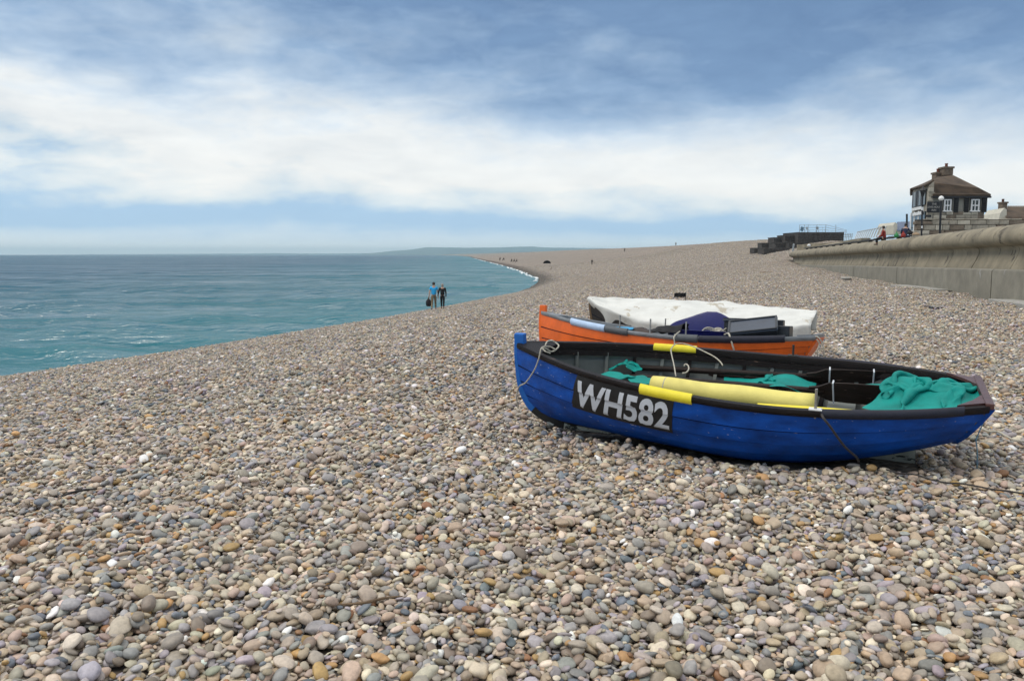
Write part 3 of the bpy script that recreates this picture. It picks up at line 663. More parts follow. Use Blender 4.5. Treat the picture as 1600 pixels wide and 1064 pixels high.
# seaward front: shop-front windows below, shutters and windows above
fd = (C_-A).normalized(); fn = Vector((-fd.y, fd.x, 0)); ang = math.atan2(fd.y, fd.x)
def front(name, s0, s1, z0, z1, m, off=.06, dep=.1):
    p = A+fd*((s0+s1)/2)+fn*off; return K(MB().box((0, 0, 0), (s1-s0, dep, z1-z0)).build(name, m, loc=(p.x, p.y, CZ+(z0+z1)/2), rot=(0, 0, ang), bevel=.01))
for s0, s1 in ((.5, 1.05), (1.9, 2.5), (3.6, 4.3)): front('window', s0, s1, 4.15, 5.45, M_glass); 
for s0, s1 in ((1.1, 1.5), (1.5, 1.88), (2.55, 3.0), (3.2, 3.58), (4.32, 4.7)): front('shutter', s0, s1, 4.1, 5.5, M_black)
for s0, s1 in ((.3, .9), (1.3, 2.1), (2.5, 3.4), (3.8, 4.6)): front('window', s0, s1, 2.0, 3.6, M_glass)
for s0, s1 in ((.95, 1.22), (2.15, 2.45), (3.45, 3.75), (4.65, 5.0)): front('pilaster', s0, s1, 1.6, 3.7, M_whitepaint, .08)
front('fascia_board', 1.2, 4.4, 4.1-.28, 4.1-.03, M_whitepaint, .14); front('fascia_board', .9, 3.7, 3.35, 3.62, M_whitepaint, .2)
# porch roof at the seaward foot
# black inn sign on the facing wall
def text_mesh(name, body, size, m, parent, loc, rot, bold=.0, extrude=.004):
    c = bpy.data.curves.new(name, 'FONT'); c.body = body; c.size = size; c.align_x = 'CENTER'; c.align_y = 'CENTER'; c.offset = bold; c.extrude = extrude; c.resolution_u = 3
    o = bpy.data.objects.new(name, c); COL.objects.link(o); dg = bpy.context.evaluated_depsgraph_get(); me = bpy.data.meshes.new_from_object(o.evaluated_get(dg))
    bpy.data.objects.remove(o); me.materials.clear(); me.materials.append(m); me.name = name
    q = link(name, me, parent, loc, rot); return q
sgn = bx_px('sign_board', 1448, 1470, 315.4, 332.2, 66.9, .08, M_black)
M_sign = mat('faded_sign_letters', (.34, .33, .30), .6, .1, 6)
for i, (tx, s_) in enumerate((('THE', .22), ('COVE HOUSE', .22), ('INN', .22))):
    text_mesh('lettering', tx, s_, M_sign, sgn, (0, -.045, .24-.25*i), (PI/2, 0, 0), .004)
bx_px('hatch', 1446, 1455, 336, 339.5, 66.9, .1, M_black)

# garden wall of big blocks in front of the inn
gw = empty('garden_wall', (36, 60, CZ), label='rough wall of large grey stone blocks in front of the inn', cat='wall')
gx0, gx1, gY = 30.2, 47, 60.0
keep(MB().box(((gx0+gx1)/2, gY+.27, CZ+1.3), (gx1-gx0-.1, .4, 2.6)).build('core', M_mortar), gw)
z0 = .75; row = 0
def gtop(x): return np.interp(x, [30, 31.2, 31.3, 36.2, 36.3, 40, 47], [2.45, 2.45, 2.62, 2.66, 2.72, 2.68, 2.72])
while z0 < 2.7:
    h = [.34, .40, .30, .42, .33, .30][row % 6]; x = gx0-rr_.uniform(0, .4); row += 1
    while x < gx1:
        w = rr_.uniform(.45, 1.25); zt = min(z0+h, float(gtop(x+w/2))+rr_.uniform(-.05, .06))
        if zt-z0 > .08:
            o = MB().box((0, 0, 0), (w-.035, .42+rr_.uniform(0, .07), zt-z0-.035)).build('stone', rr_.choice([M_stone, M_stone, M_stonec, M_stoneb]), bevel=.03, loc=(x+w/2, gY+.1, CZ+(z0+zt)/2)); keep(o, gw)
        x += w
    z0 += h

# house further along, only its end in view
HR = empty('cottage', at(1585, 345, 85), label='cottage with cream gable, brown roof and brick chimney at the right edge', cat='house')
keep(MB().prism([at(1559, 348, 85), at(1573, 348, 85), at(1573, 328, 85), at(1569.5, 325, 85), at(1563, 333, 85)], (1.2, 5, 0)).build('wall', M_cream), HR)
keep(MB().prism([at(1573, 348, 84.8), at(1640, 348, 84.8), at(1640, 341, 84.8), at(1573, 341, 84.8)], (0, 4, 0)).build('wall', M_cream), HR)
keep(MB().prism([at(1572.5, 342, 84.5), at(1645, 342, 84.5), at(1645, 324.5, 87.5), at(1575.5, 324.5, 87.5)], (0, .15, .2)).build('roof', M_roof), HR)
keep(MB().tube([at(1575, 324, 87.5), at(1645, 324, 87.5)], .14, 8).build('ridge', M_slab), HR)
chimney(1566, 1574.5, 315.5, 328, 86, .8, 2, HR)
# pale building with slate roof below the inn
PB = empty('pale_building', at(1408, 362, 112), label='small cream building with blue-grey slate roof left of the inn', cat='house')
keep(MB().prism([at(1396, 366, 110), at(1402, 366, 110), at(1402, 350, 110), at(1399, 347.5, 110), at(1396, 352, 110)], (.6, 6, 0)).build('wall', M_cream), PB)
keep(MB().prism([at(1402, 366, 110), at(1428, 366, 110), at(1428, 359.5, 110), at(1402, 361, 110)], (0, 5, 0)).build('wall', M_cream), PB)
keep(MB().prism([at(1401.5, 361, 109.8), at(1428.5, 361, 109.8), at(1428.5, 347.8, 113), at(1402, 348.6, 113)], (0, .1, .15)).build('roof', M_slate), PB)
tp = MB().tube([at(1417, 366, 104), at(1417, 334.5, 104)], .12, 6).build('mast', M_black); tag(tp, 'thin dark mast standing left of the inn', 'mast')

# lamp posts
lp = empty('lantern_post', at(1440.5, 366, 58), label='black post with old street lantern at the seaward corner of the inn', cat='lamp post')
p0 = at(1440.5, 366, 58); p1 = at(1441.5, 307, 58)
keep(MB().tube([p0+Vector((0, 0, -1)), p1], .06, 8).build('post', M_black), lp)
keep(MB().lathe([(.09, 0), (.20, .35), (.24, .42), (.10, .58), (.03, .72)], 6, p1).build('lantern', M_black), lp)
pl = at(1441.2, 326.3, 57.85); keep(MB().box((0, 0, 0), (.16, .03, .24)).build('notice', M_whitepaint, loc=pl), lp)
pl = at(1440.6, 355, 57.85); keep(MB().box((0, 0, 0), (.10, .03, .18)).build('notice', M_whitepaint, loc=pl), lp)
gp = empty('globe_post', at(1470, 362, 56), label='black post with round white globe lamp in front of the inn sign', cat='lamp post')
p0, p1 = at(1469, 362, 56), at(1470.5, 313, 56)
keep(MB().tube([p0+Vector((0, 0, -1)), p1], .075, 8).build('post', M_black), gp)
keep(MB().lathe([(.05, -.05), (.13, .0), (.175, .08), (.175, .15), (.12, .25), (.03, .30)], 12, p1).build('globe', M_globe, smooth=True), gp)
#@@PART3
# ------------------------------------------------------------------ clinker boats
GXS = [0, .1, .2, .35, .55, .75, .9, 1]; GHB = [.03, .30, .53, .735, .855, .81, .62, .40]
ZXS = [0, .2, .4, .6, .8, 1]
M_lapshade = mat('lap_shade', (.004, .010, .03), .8, .4, 20, spec=.1)  # shade below each lap, painted as a dark strip along the strake
class Boat:
    def __init__(s, name, label, pos, hpr, sc=1.0, zs=(.767, .70, .649, .616, .622, .637), n=7, beam=1.0, L=3.9):
        s.L, s.sc, s.zs, s.n, s.beam = L, sc, zs, n, beam
        s.root = empty(name, (pos[0], pos[1], pos[2]+CZ), (hpr[2], hpr[1], hpr[0]), label, 'boat')
        s.M = Matrix.LocRotScale(Vector((pos[0], pos[1], pos[2]+CZ)), Euler((hpr[2], hpr[1], hpr[0])), None); s.Mi = s.M.inverted()
    def hw(s, t, z):
        v = np.linspace(0, 1, 60); p = s.pt(np.full(60, t), v, 1)/s.sc; return float(np.interp(-z, -p[:, 2], p[:, 1]))
    def hb(s, t): return np.maximum(cs(t, GXS, GHB)*s.beam, .02)
    def zsh(s, t): return cs(t, ZXS, s.zs)
    def zk(s, t): return .03+.24*np.clip((np.asarray(t, float)-.58)/.42, 0, 1)**1.7
    def pt(s, t, v, side=-1, off=0.0):
        """outer skin: t bow to stern, v sheer (0) to keel (1)"""
        t, v = np.broadcast_arrays(np.asarray(t, float), np.asarray(v, float))
        def base(t, v):
            th = np.clip(v, 0, 1.02)*PI/2; b, zs, zk = s.hb(t), s.zsh(t), s.zk(t)
            ex = np.interp(t, [0, .12, .3, .55, .8, 1], [1.1, 1.1, .86, .62, .70, .80]); c = np.clip(np.cos(th), 0, 1)
            y = b*c**ex; y = np.maximum(y, .022); dr = np.clip(np.sin(th), 0, 1)**np.interp(t, [0, .3, .55, 1], [1.0, .98, .95, .95])
            z = zs-(zs-zk)*dr; zf = 1-dr
            x0 = np.interp(zf, [0, .02, .12, .25, .47, .83, 1], [.42, .34, .20, .095, .025, -.003, 0])
            x1 = s.L-.60*(s.zsh(1.0)-np.where(True, s.zsh(1.0)-(s.zsh(1.0)-s.zk(1.0))*dr, 0))
            return np.stack([x0+(x1-x0)*t, side*y, z], -1)
        p = base(t, v)
        if np.any(off):
            e = 1e-3
            dt = base(np.clip(t+e, 0, 1), v)-base(np.clip(t-e, 0, 1), v); dv = base(t, np.clip(v+e, 0, 1))-base(t, np.clip(v-e, 0, 1))
            nn = np.cross(dt, dv); nn /= np.linalg.norm(nn, axis=-1, keepdims=True)+1e-12
            nn *= np.sign(nn[..., 1:2]*side+1e-9)*1.0
            p = p+nn*np.asarray(off)[..., None]
        return p*s.sc
    def W(s, p): return s.M @ Vector(p)
    def at(s, px, py, zl):
        """local point where the ray through a pixel cuts the boat's own level zl"""
        o = s.Mi @ Vector((0, 0, CZ)); d = (s.Mi.to_3x3() @ (at(px, py, 1.0)-Vector((0, 0, CZ)))); k = (zl-o.z)/d.z; return o+d*k
    def local_thing(s, name, label, cat, group=None):
        return empty(name, s.root.location, s.root.rotation_euler, label, cat, group)
    def hull(s, outs, inside):
        n = s.n; T = np.concatenate([np.linspace(0, .2, 14)[:-1], np.linspace(.2, 1, 34)])
        for side in (-1, 1):
            for k in range(n):
                v0, v1 = k/n, min((k+1)/n+.03, 1.0); vs_ = [v0, v0+(.045 if k else .01), (v0+v1)/2+.02, v1]; lf = [(v-v0)/(v1-v0) for v in vs_]; fade = np.clip(T/.06, .15, 1)
                out = np.stack([s.pt(T, v, side, (.015*lf[j]+.002)*fade) for j, v in enumerate(vs_)], 1)
                inn = np.stack([s.pt(T, v, side, (.015*lf[j]-.010)*fade) for j, v in enumerate(vs_)], 1)
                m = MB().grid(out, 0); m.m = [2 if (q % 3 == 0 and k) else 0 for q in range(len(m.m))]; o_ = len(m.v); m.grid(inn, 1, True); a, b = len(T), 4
                for i in range(a-1):
                    m.f += [(i*b+b-1, (i+1)*b+b-1, o_+(i+1)*b+b-1, o_+i*b+b-1), (i*b, o_+i*b, o_+(i+1)*b, (i+1)*b)]; m.m += [0, 0]
                for i in (0, a-1): m.f += [(i*b+j, i*b+j+1, o_+i*b+j+1, o_+i*b+j) for j in range(b-1)]; m.m += [0]*(b-1)
                o = m.build('strake', [outs[min(k, len(outs)-1)], inside, M_lapshade], s.root); smooth_by_angle(o, 30)
    def sheer_sweep(s, name, t0, t1, prof, m, side, n=40, dy=0.0, closed=True, bevel=0):
        """a section (y outwards, z up) carried along the sheer"""
        T = np.linspace(t0, t1, n); Q = np.zeros((n, len(prof), 3))
        for j, (y, z) in enumerate(prof):
            p = s.pt(T, np.zeros(n), -1)/s.sc; Q[:, j, 0] = p[:, 0]; Q[:, j, 1] = side*np.maximum(-p[:, 1]+y, .012); Q[:, j, 2] = p[:, 2]+z
        Q *= s.sc; b = len(prof); m_ = MB().grid(Q)
        m_.f += [(i*b+b-1, i*b, (i+1)*b, (i+1)*b+b-1) for i in range(n-1)]; m_.m += [0]*(n-1)
        m_.f += [tuple(range(b)), tuple((n-1)*b+j for j in reversed(range(b)))]; m_.m += [0, 0]
        o = m_.build(name, m, s.root); smooth_by_angle(o, 50); return o
    def pad(s, t0, t1, side, m, label, r=.045, n=16):
        prof = [(r*1.05*math.cos(a), r*math.sin(a)-.012) for a in np.linspace(-.75*PI, 1.25*PI, 15)[:-1]]
        o = s.sheer_sweep('gunwale_pad', t0, t1, prof, m, side, n); o['label'] = label; return o
    def fit(s, stem_m, rail_m, transom_m, knee_m, inside, stem_up=.10):
        zb = s.zs[0]; R = s.root; sc = s.sc
        # stem post and keel
        pts = [(-.012, zb+stem_up), (-.012, zb), (-.016, zb*.83), (.010, zb*.47), (.080, zb*.25), (.185, zb*.12), (.33, .022), (.46, -.005)]
        pts = [(p.x, p.z) for p in catmull([(x, 0, z) for x, z in pts], 5)]; m = MB(); Q = np.zeros((len(pts), 4, 3))
        for i, (x, z) in enumerate(pts):
            a, b = pts[max(i-1, 0)], pts[min(i+1, len(pts)-1)]; d = Vector((b[0]-a[0], 0, b[1]-a[1])).normalized(); nx, nz = -d.z, d.x   # towards the boat
            nx, nz = -nx*-1, nz
            w = .034; dep = .085
            Q[i] = [(x-.02*abs(d.z), -w*.8, z-.02*abs(d.x)), (x-.02*abs(d.z), w*.8, z-.02*abs(d.x)), (x+dep*abs(d.z), w, z+dep*abs(d.x)), (x+dep*abs(d.z), -w, z+dep*abs(d.x))]
        Q *= sc; m.grid(Q); b = 4; a = len(pts); m.f += [(i*b+3, i*b, (i+1)*b, (i+1)*b+3) for i in range(a-1)]+[(0, 1, 2, 3), tuple((a-1)*b+j for j in (3, 2, 1, 0))]; m.m += [0]*(a+1)
        stem_o = m.build('stem_post', [stem_m, M_antifoul], R, bevel=.008)
        stem_o.data.polygons.foreach_set('material_index', [int(sum(stem_o.data.vertices[i].co.z for i in p.vertices)/len(p.vertices) < zb*.20*sc) for p in stem_o.data.polygons])
        m = MB(); xs = np.linspace(.40, 3.42, 26); Q = np.zeros((26, 4, 3))
        for i, x in enumerate(xs):
            t = (x-.42)/(3.45-.42); zt = float(s.zk(np.interp(x, [.4, 3.5], [.0, 1.0])))+.005; zbm = -.022+.02*(t-.5)**2
            Q[i] = [(x, -.022, zbm), (x, .022, zbm), (x, .026, zt), (x, -.026, zt)]
        Q *= sc; m.grid(Q); m.f += [(i*4+3, i*4, (i+1)*4, (i+1)*4+3) for i in range(25)]+[(0, 1, 2, 3), (103, 102, 101, 100)]; m.m += [0]*27
        m.build('keel', M_bottom, R)
        # gunwales with inner stringer
        for side in (-1, 1):
            s.sheer_sweep('gunwale', 0.004, 1.0, [(.028, -.028), (.034, -.004), (.026, .014), (-.034, .014), (-.040, .004), (-.040, -.045), (-.012, -.05)], rail_m, side, 60)
            s.sheer_sweep('inner_stringer', .05, .93, [(-.026, -.052), (-.048, -.054), (-.056, -.105), (-.034, -.105)], rail_m, side, 40)
        # transom: planks across
        vv = np.linspace(0, 1, 15); pl = s.pt(np.ones(15), vv, -1, .012); pr = s.pt(np.ones(15), vv, 1, .012)
        poly = [Vector(p) for p in pl]+[Vector(p) for p in pr[::-1]]; poly = [Vector((p.x, p.y, p.z)) for p in poly]
        MB().prism(poly, (.030*sc, 0, -.01*sc)).build('transom', [transom_m], R)
        MB().prism([p+Vector((-.012, 0, 0)) for p in poly], (.008, 0, 0)).build('transom_lining', [inside], R)
        e = s.pt(1., 0., -1); MB().box((e[0]-.0, 0, e[2]+.012), (.055*sc, -2*e[1]+.05, .045)).build('transom_rail', knee_m, R, bevel=.006)
        for side in (-1, 1):
            T = np.linspace(.945, .998, 6); q = s.pt(T, np.zeros(6), side); top = [Vector((p[0], p[1]-side*.03, p[2]+.006)) for p in q]
            poly = top+[Vector((top[-1].x, top[-1].y*.30, top[-1].z)), Vector((top[2].x+.03, top[2].y*.72, top[2].z))]
            MB().prism(poly, (0, 0, .022)).build('quarter_knee', knee_m, R)
        T = np.linspace(.015, .085, 6); q = s.pt(T, np.zeros(6), -1); poly = [Vector((p[0], p[1]+.02, p[2]-.01)) for p in q]+[Vector((p[0], -p[1]-.02, p[2]-.01)) for p in q[::-1]]
        MB().prism(poly, (0, 0, .022)).build('breasthook', rail_m, R)
        # ribs
        for t in np.linspace(.12, .92, 13):
            for side in (-1, 1):
                v_ = np.linspace(.07, .97, 12); c = s.pt(np.full(12, t), v_, side, -.020); m = MB(); Q = np.zeros((12, 4, 3)); w = .016*sc
                c2 = s.pt(np.full(12, t), v_, side, -.042)
                Q[:, 0] = c+[-w, 0, 0]; Q[:, 1] = c+[w, 0, 0]; Q[:, 2] = c2+[w, 0, 0]; Q[:, 3] = c2+[-w, 0, 0]
                m.grid(Q); m.f += [(i*4+3, i*4, (i+1)*4, (i+1)*4+3) for i in range(11)]+[(0, 1, 2, 3), (47, 46, 45, 44)]; m.m += [0]*13
                m.build('rib', rail_m if round(t*13) % 2 else inside, R)
        # thwarts, floor boards, stern seat
        for t, w in ((.34, .20), (.56, .22), (.77, .22)):
            z = .36; x = float(s.pt(t, .5, -1)[0]); b = (s.hw(t, z)-.035)*sc
            MB().box((x, 0, z*sc), (w, 2*b, .03)).build('thwart', inside, R, bevel=.005)
        for y in (-.27, -.135, 0, .135, .27):
            MB().box((1.85*sc, y, .115*sc), ((1.9-2*abs(y))*sc, .125, .016)).build('floorboard', inside, R)
        for x, tt in ((3.12, .85), (3.25, .89), (3.38, .93)): MB().box((x*sc, 0, .40*sc), (.125*sc, 2*(s.hw(tt, .38)-.05)*sc, .022)).build('seat_board', inside, R)
    def pin(s, t, side, m, h=.17, plate=True):
        e = s.pt(t, 0., side); x, y, z = e; y -= side*.005
        o = MB().tube([(x, y, z-.05), (x, y, z+h)], .010, 8).build('thole_pin', m, s.root, smooth=False)
        if plate: MB().box((x, y, z+.019), (.09, .06, .008)).build('pin_plate', M_whitepaint if m is M_metal else m, o)
        return o

blue = Boat('rowing_boat', 'blue clinker rowing boat with black plate WH582 and yellow foam on its rail', (.079, 7.589, -1.600), (-.4232, .0194, .1038), L=3.84)
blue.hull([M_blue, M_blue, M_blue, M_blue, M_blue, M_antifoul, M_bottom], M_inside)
blue.fit(M_bluestem, M_rail, M_blue, M_knee, M_inside)
# registration plate painted across the planks, letters following the laps
n = blue.n
def on_skin(t, v, lift):
    k0 = np.maximum(np.floor((np.asarray(v)-.03)*n+1e-9), 0); fr = (v-k0/n)/(1/n+.03); return blue.pt(t, v, -1, .015*fr+.002+lift)
PT0, PT1, PV0, PV1 = .207, .440, .035, .365
vrow = sorted(set([PV0, PV1]+[k/n+.03-1e-3 for k in range(1, n) if PV0 < k/n+.03 < PV1]+[k/n+.03+1e-3 for k in range(1, n) if PV0 < k/n+.03 < PV1]+list(np.linspace(PV0, PV1, 12))))
T = np.linspace(PT0, PT1, 30); SHEAR = .026
Q = np.stack([on_skin(T-SHEAR*(v-PV0)/(PV1-PV0)*(PT1-T)/(PT1-PT0), np.full(30, v), .0025) for v in vrow], 1)
plate = MB().grid(Q).build('number_plate', M_plateblack, blue.root, fix=False); sm = plate.modifiers.new('thick', 'SOLIDIFY'); sm.thickness = .001; sm.offset = 0
c = bpy.data.curves.new('number', 'FONT'); c.body = 'WH582'; c.size = 1; c.offset = .030; c.space_character = 1.03; c.resolution_u = 4
o = bpy.data.objects.new('number', c); COL.objects.link(o); me = bpy.data.meshes.new_from_object(o.evaluated_get(bpy.context.evaluated_depsgraph_get())); bpy.data.objects.remove(o)
bm = bmesh.new(); bm.from_mesh(me); xs = [v.co.x for v in bm.verts]; ysv = [v.co.y for v in bm.verts]; X0, X1, Y0, Y1 = min(xs), max(xs), min(ysv), max(ysv)
LT0, LT1, LV0, LV1 = .214, .434, .070, .335
cuts = [((LV1-k/n-.03)/(LV1-LV0)) for k in range(1, n) if LV0 < k/n+.03 < LV1]
for k in np.linspace(0, 1, 40)[1:-1]: bmesh.ops.bisect_plane(bm, geom=bm.verts[:]+bm.edges[:]+bm.faces[:], plane_co=(X0+k*(X1-X0), 0, 0), plane_no=(1, 0, 0))
for k in list(np.linspace(0, 1, 9)[1:-1])+[c_+e for c_ in cuts for e in (-.004, .004)]: bmesh.ops.bisect_plane(bm, geom=bm.verts[:]+bm.edges[:]+bm.faces[:], plane_co=(0, Y0+k*(Y1-Y0), 0), plane_no=(0, 1, 0))
glyphs = {}
for v in bm.verts:
    gx, gy = (v.co.x-X0)/(X1-X0), (v.co.y-Y0)/(Y1-Y0)
    v.co = Vector(on_skin(LT0+gx*(LT1-LT0)-SHEAR*(LV0-PV0+(1-gy)*(LV1-LV0))/(PV1-PV0)*(1-gx), LV1-gy*(LV1-LV0), .0050))
bm.to_mesh(me); bm.free(); me.materials.clear(); me.materials.append(M_platewhite); me.name = 'lettering'; link('lettering', me, plate)

blue.pad(.362, .474, -1, M_yellow, 'bright yellow foam pad on the near rail', .043)
blue.pad(.297, .398, 1, M_yellow, 'bright yellow foam pad on the far rail', .043)
blue.pad(.715, .957, -1, M_navyfoam, 'dark navy foam pad on the near rail towards the stern', .036)
blue.pad(.63, .862, 1, M_navyfoam, 'dark navy foam pad on the far rail towards the stern', .036)
blue.pin(.705, -1, M_metal); blue.pin(.625, 1, M_ropedark, .12)

orange = Boat('rowing_boat', 'orange clinker rowing boat with grey rail lying behind the blue one', (.39, 11.23, -1.585), (-.465, .008, -.085), .95, (.822, .70, .614, .575, .598, .661), beam=.95)
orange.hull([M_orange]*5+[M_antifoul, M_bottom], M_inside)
orange.fit(M_orange, M_greyrail, M_orange, M_greyrail, M_inside)
orange.pad(.17, .32, -1, M_bluefoam, 'light blue foam pad near the bow', .050)
orange.pad(.322, .41, -1, M_greyfoam, 'grey foam pad behind the light blue one', .050)
orange.pad(.575, .652, -1, M_greyfoam, 'grey foam pad amidships', .052)
orange.pad(.656, .913, -1, M_navyfoam, 'long dark navy foam pad towards the stern', .046)
for t, sd_ in ((.377, -1), (.49, -1), (.612, -1), (.43, 1)): orange.pin(t, sd_, M_metal, .19, False)

white = Boat('covered_boat', 'boat hidden under a white tarpaulin, farthest of the three, dark wooden stem showing', (1.461, 14.139, -1.632), (-.477, .014, .235), .92, (.92, .808, .75, .719, .702, .721), beam=.85)
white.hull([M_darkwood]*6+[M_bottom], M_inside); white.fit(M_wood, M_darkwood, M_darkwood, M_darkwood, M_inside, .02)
# its tarpaulin, laid over the rails and hanging down outside
rs = np.random.default_rng(12); nt_, ns_ = 70, 41
T = np.linspace(-.012, 1.03, nt_); S = np.linspace(-1.75, 1.75, ns_); Q = np.zeros((nt_, ns_, 3))
for i, t in enumerate(T):
    tt = min(max(t, 0), 1); b = float(white.hb(tt))+.05; z = float(white.zsh(tt))+.045+.03*tt**4; x = float(white.pt(tt, 0., -1)[0])/white.sc+(t-tt)*3.9
    for j, s_ in enumerate(S):
        a_ = abs(s_); sg = np.sign(s_)
        if a_ <= 1: y = s_*b; zz = z+.05*(1-a_**2)*math.sin(PI*min(tt*1.1+.05, 1))-.05*max(0, math.sin(PI*2*tt*1.5+.7))*(1-a_**2)+.05*(1-a_)*math.exp(-(tt/.07)**2)+.012*abs(math.sin(9*tt+3*s_))*(1-a_)
        else:
            h = (a_-1)/.75; hang = .42+.05*math.sin(9*tt+s_)+.04*math.sin(23*tt)
            y = sg*(b+.015+.05*h-(.30*b*h if tt < .25 else .12*b*h)); zz = z-hang*h-.02*h*h
            y += sg*.022*h*math.sin(31*tt+2.5*sg+3*h)+sg*.014*h*math.sin(67*tt)
        fold = .014*math.sin(26*tt+5*s_)*math.cos(7*s_-11*tt)+.010*math.sin(48*tt-9*s_)+.012*abs(math.sin(13*tt-4.5*s_+1))**3
        Q[i, j] = (x+(.03*math.sin(3*s_) if 0 < i < nt_-1 else 0)+ (.42*max(a_-1, 0)*max(0, 1-t/.10)), y, zz+fold)
Q *= white.sc
tp = MB().grid(Q).build('white_tarpaulin', M_white, smooth=True, loc=white.root.location, rot=white.root.rotation_euler)
m_ = tp.modifiers.new('thick', 'SOLIDIFY'); m_.thickness = .006
tag(tp, 'dirty white tarpaulin stretched over the farthest boat', 'tarpaulin')

# ------------------------------------------------------------------ gear in the blue boat
def oar(boat, px0, py0, z0, px1, py1, z1, blade_len, label, band=(.03, .50, .96), bh=.19, tilt=1.2):
    a, b = boat.at(px0, py0, z0), boat.at(px1, py1, z1); d = (b-a).normalized(); L = (b-a).length; nb = L-blade_len
    t = boat.local_thing('oar', label, 'oar', 'dark oars lying in the blue boat')
    side = Vector((d.y, -d.x, 0)).normalized(); upv = side.cross(d).normalized(); upv = upv if upv.z > 0 else -upv
    wv = (upv*math.sin(tilt)+side*math.cos(tilt)).normalized(); nv = d.cross(wv).normalized()
    k = 9; MB().tube([a+d*(nb+.12)*i/k for i in range(k+1)], [.021]+[.027]*(k-1)+[.024], 10).build('shaft', M_oar, t, smooth=True)
    Q = []
    for s_, w, th in ((0, .035, .024), (.08, .05, .022), (.16, bh*.46, .018), (.30, bh*.5, .014), (.75, bh*.5, .011), (1.0, bh*.46, .010)):
        c = a+d*(nb+s_*blade_len); Q.append([c-wv*w-nv*th*.4, c-nv*th, c+wv*w-nv*th*.4, c+wv*w+nv*th*.4, c+nv*th, c-wv*w+nv*th*.4])
    m = MB().grid(np.array(Q)); kk = 6; m.f += [(i*kk+5, i*kk, (i+1)*kk, (i+1)*kk+5) for i in range(5)]+[tuple(range(6)), tuple(30+i for i in reversed(range(6)))]; m.m += [0]*7
    bl = m.build('blade', M_oar, t); smooth_by_angle(bl, 30)
    for f in band:
        c = a+d*(nb+.17+f*(blade_len-.22)); w = bh*.5+.004
        pts = [c-wv*w-nv*.020, c+wv*w-nv*.020, c+wv*w+nv*.020, c-wv*w+nv*.020, c-wv*w-nv*.020]
        MB().tube(pts, .0065, 6).build('lashing', M_platewhite, t)
    return t
oar(blue, 897, 569, .46, 1450, 598, .50, .98, 'dark wooden oar with pale lashings along the far side of the blue boat')
oar(blue, 960, 586, .44, 1478, 626, .52, 1.02, 'dark wooden oar with pale lashings nearer the camera, beside the yellow foam roll', bh=.20)
oar(blue, 985, 577, .40, 1440, 607, .42, .95, 'dark oar lying low between the two lashed oars', (), .10, .15)
fr = blue.local_thing('foam_roll', 'long pale yellow foam roll lying inside the near side of the blue boat', 'foam roll')
a, b = blue.at(1020, 603, .53), blue.at(1272, 633, .535); d = (b-a)
pts = [a+d*(i/16)+Vector((0, 0, .003*math.sin(i*.8))) for i in range(17)]; MB().tube(pts, [.088+.002*math.sin(i*.9) for i in range(17)], 18).build('roll', M_paleyellow, fr, smooth=True)
MB().tube([a+d*.088, a+d*.094], .0925, 18).build('strap', M_rope, fr)
yp = blue.local_thing('yellow_paddle', 'thin bright yellow paddle lying along the near rail of the blue boat', 'paddle')
a, b = blue.at(1185, 637, .60), blue.at(1345, 645, .585); d = (b-a).normalized(); s_ = Vector((-d.y, d.x, 0))
MB().prism([a-s_*.01, a+s_*.085, a.lerp(b, .5)+s_*.07, b+s_*.03, b], (0, 0, .012)).build('blade', M_yellow, yp, bevel=.003)
MB().tube([a-d*.18, a+d*.25], .014, 8).build('handle', M_yellow, yp)

def cloth(name, label, boat, x0, x1, y0, y1, zf, seed, m, nx=46, ny=40, ridges=9, amp=.07, group=None, cat='tarpaulin'):
    """a crumpled sheet: creases run between random points, the edge wanders"""
    r = np.random.default_rng(seed); u, v = np.meshgrid(np.linspace(0, 1, nx), np.linspace(0, 1, ny), indexing='ij')
    H = np.zeros_like(u); DX = np.zeros_like(u); DY = np.zeros_like(u)
    for k in range(ridges):
        p = r.random(2); q = p+r.normal(0, .45, 2); e = q-p; le = np.linalg.norm(e)+1e-6; e /= le; w = r.uniform(.022, .075)
        s_ = np.clip((u-p[0])*e[0]+(v-p[1])*e[1], 0, le); dd = (u-p[0]-s_*e[0])*-e[1]+(v-p[1]-s_*e[1])*e[0]; dist = np.hypot(u-p[0]-s_*e[0], v-p[1]-s_*e[1])
        g = np.exp(-np.abs(dist/w)**1.05)*r.uniform(.5, 1)*amp; H += g*(1 if k % 4 else -.6); DX += -e[1]*g*.8*np.sign(dd+1e-9)*.3; DY += e[0]*g*.3
    ed = .10*np.sin(7*u+seed)+.06*np.sin(17*u+2*seed); ed2 = .10*np.sin(6*v+seed*2)+.05*np.sin(15*v)
    U = u+ed2*(u-.5)*2*.5+DX; Vv = v+ed*(v-.5)*2*.5+DY
    X = x0+(x1-x0)*U; Y = y0+(y1-y0)*Vv; Z = zf(u, v)+H
    o = MB().grid(np.stack([X, Y, Z], -1)).build(name, m, smooth=True, loc=boat.root.location, rot=boat.root.rotation_euler)
    so = o.modifiers.new('thick', 'SOLIDIFY'); so.thickness = .006; sb = o.modifiers.new('smooth', 'SUBSURF'); sb.levels = sb.render_levels = 1
    tag(o, label, cat, group); return o
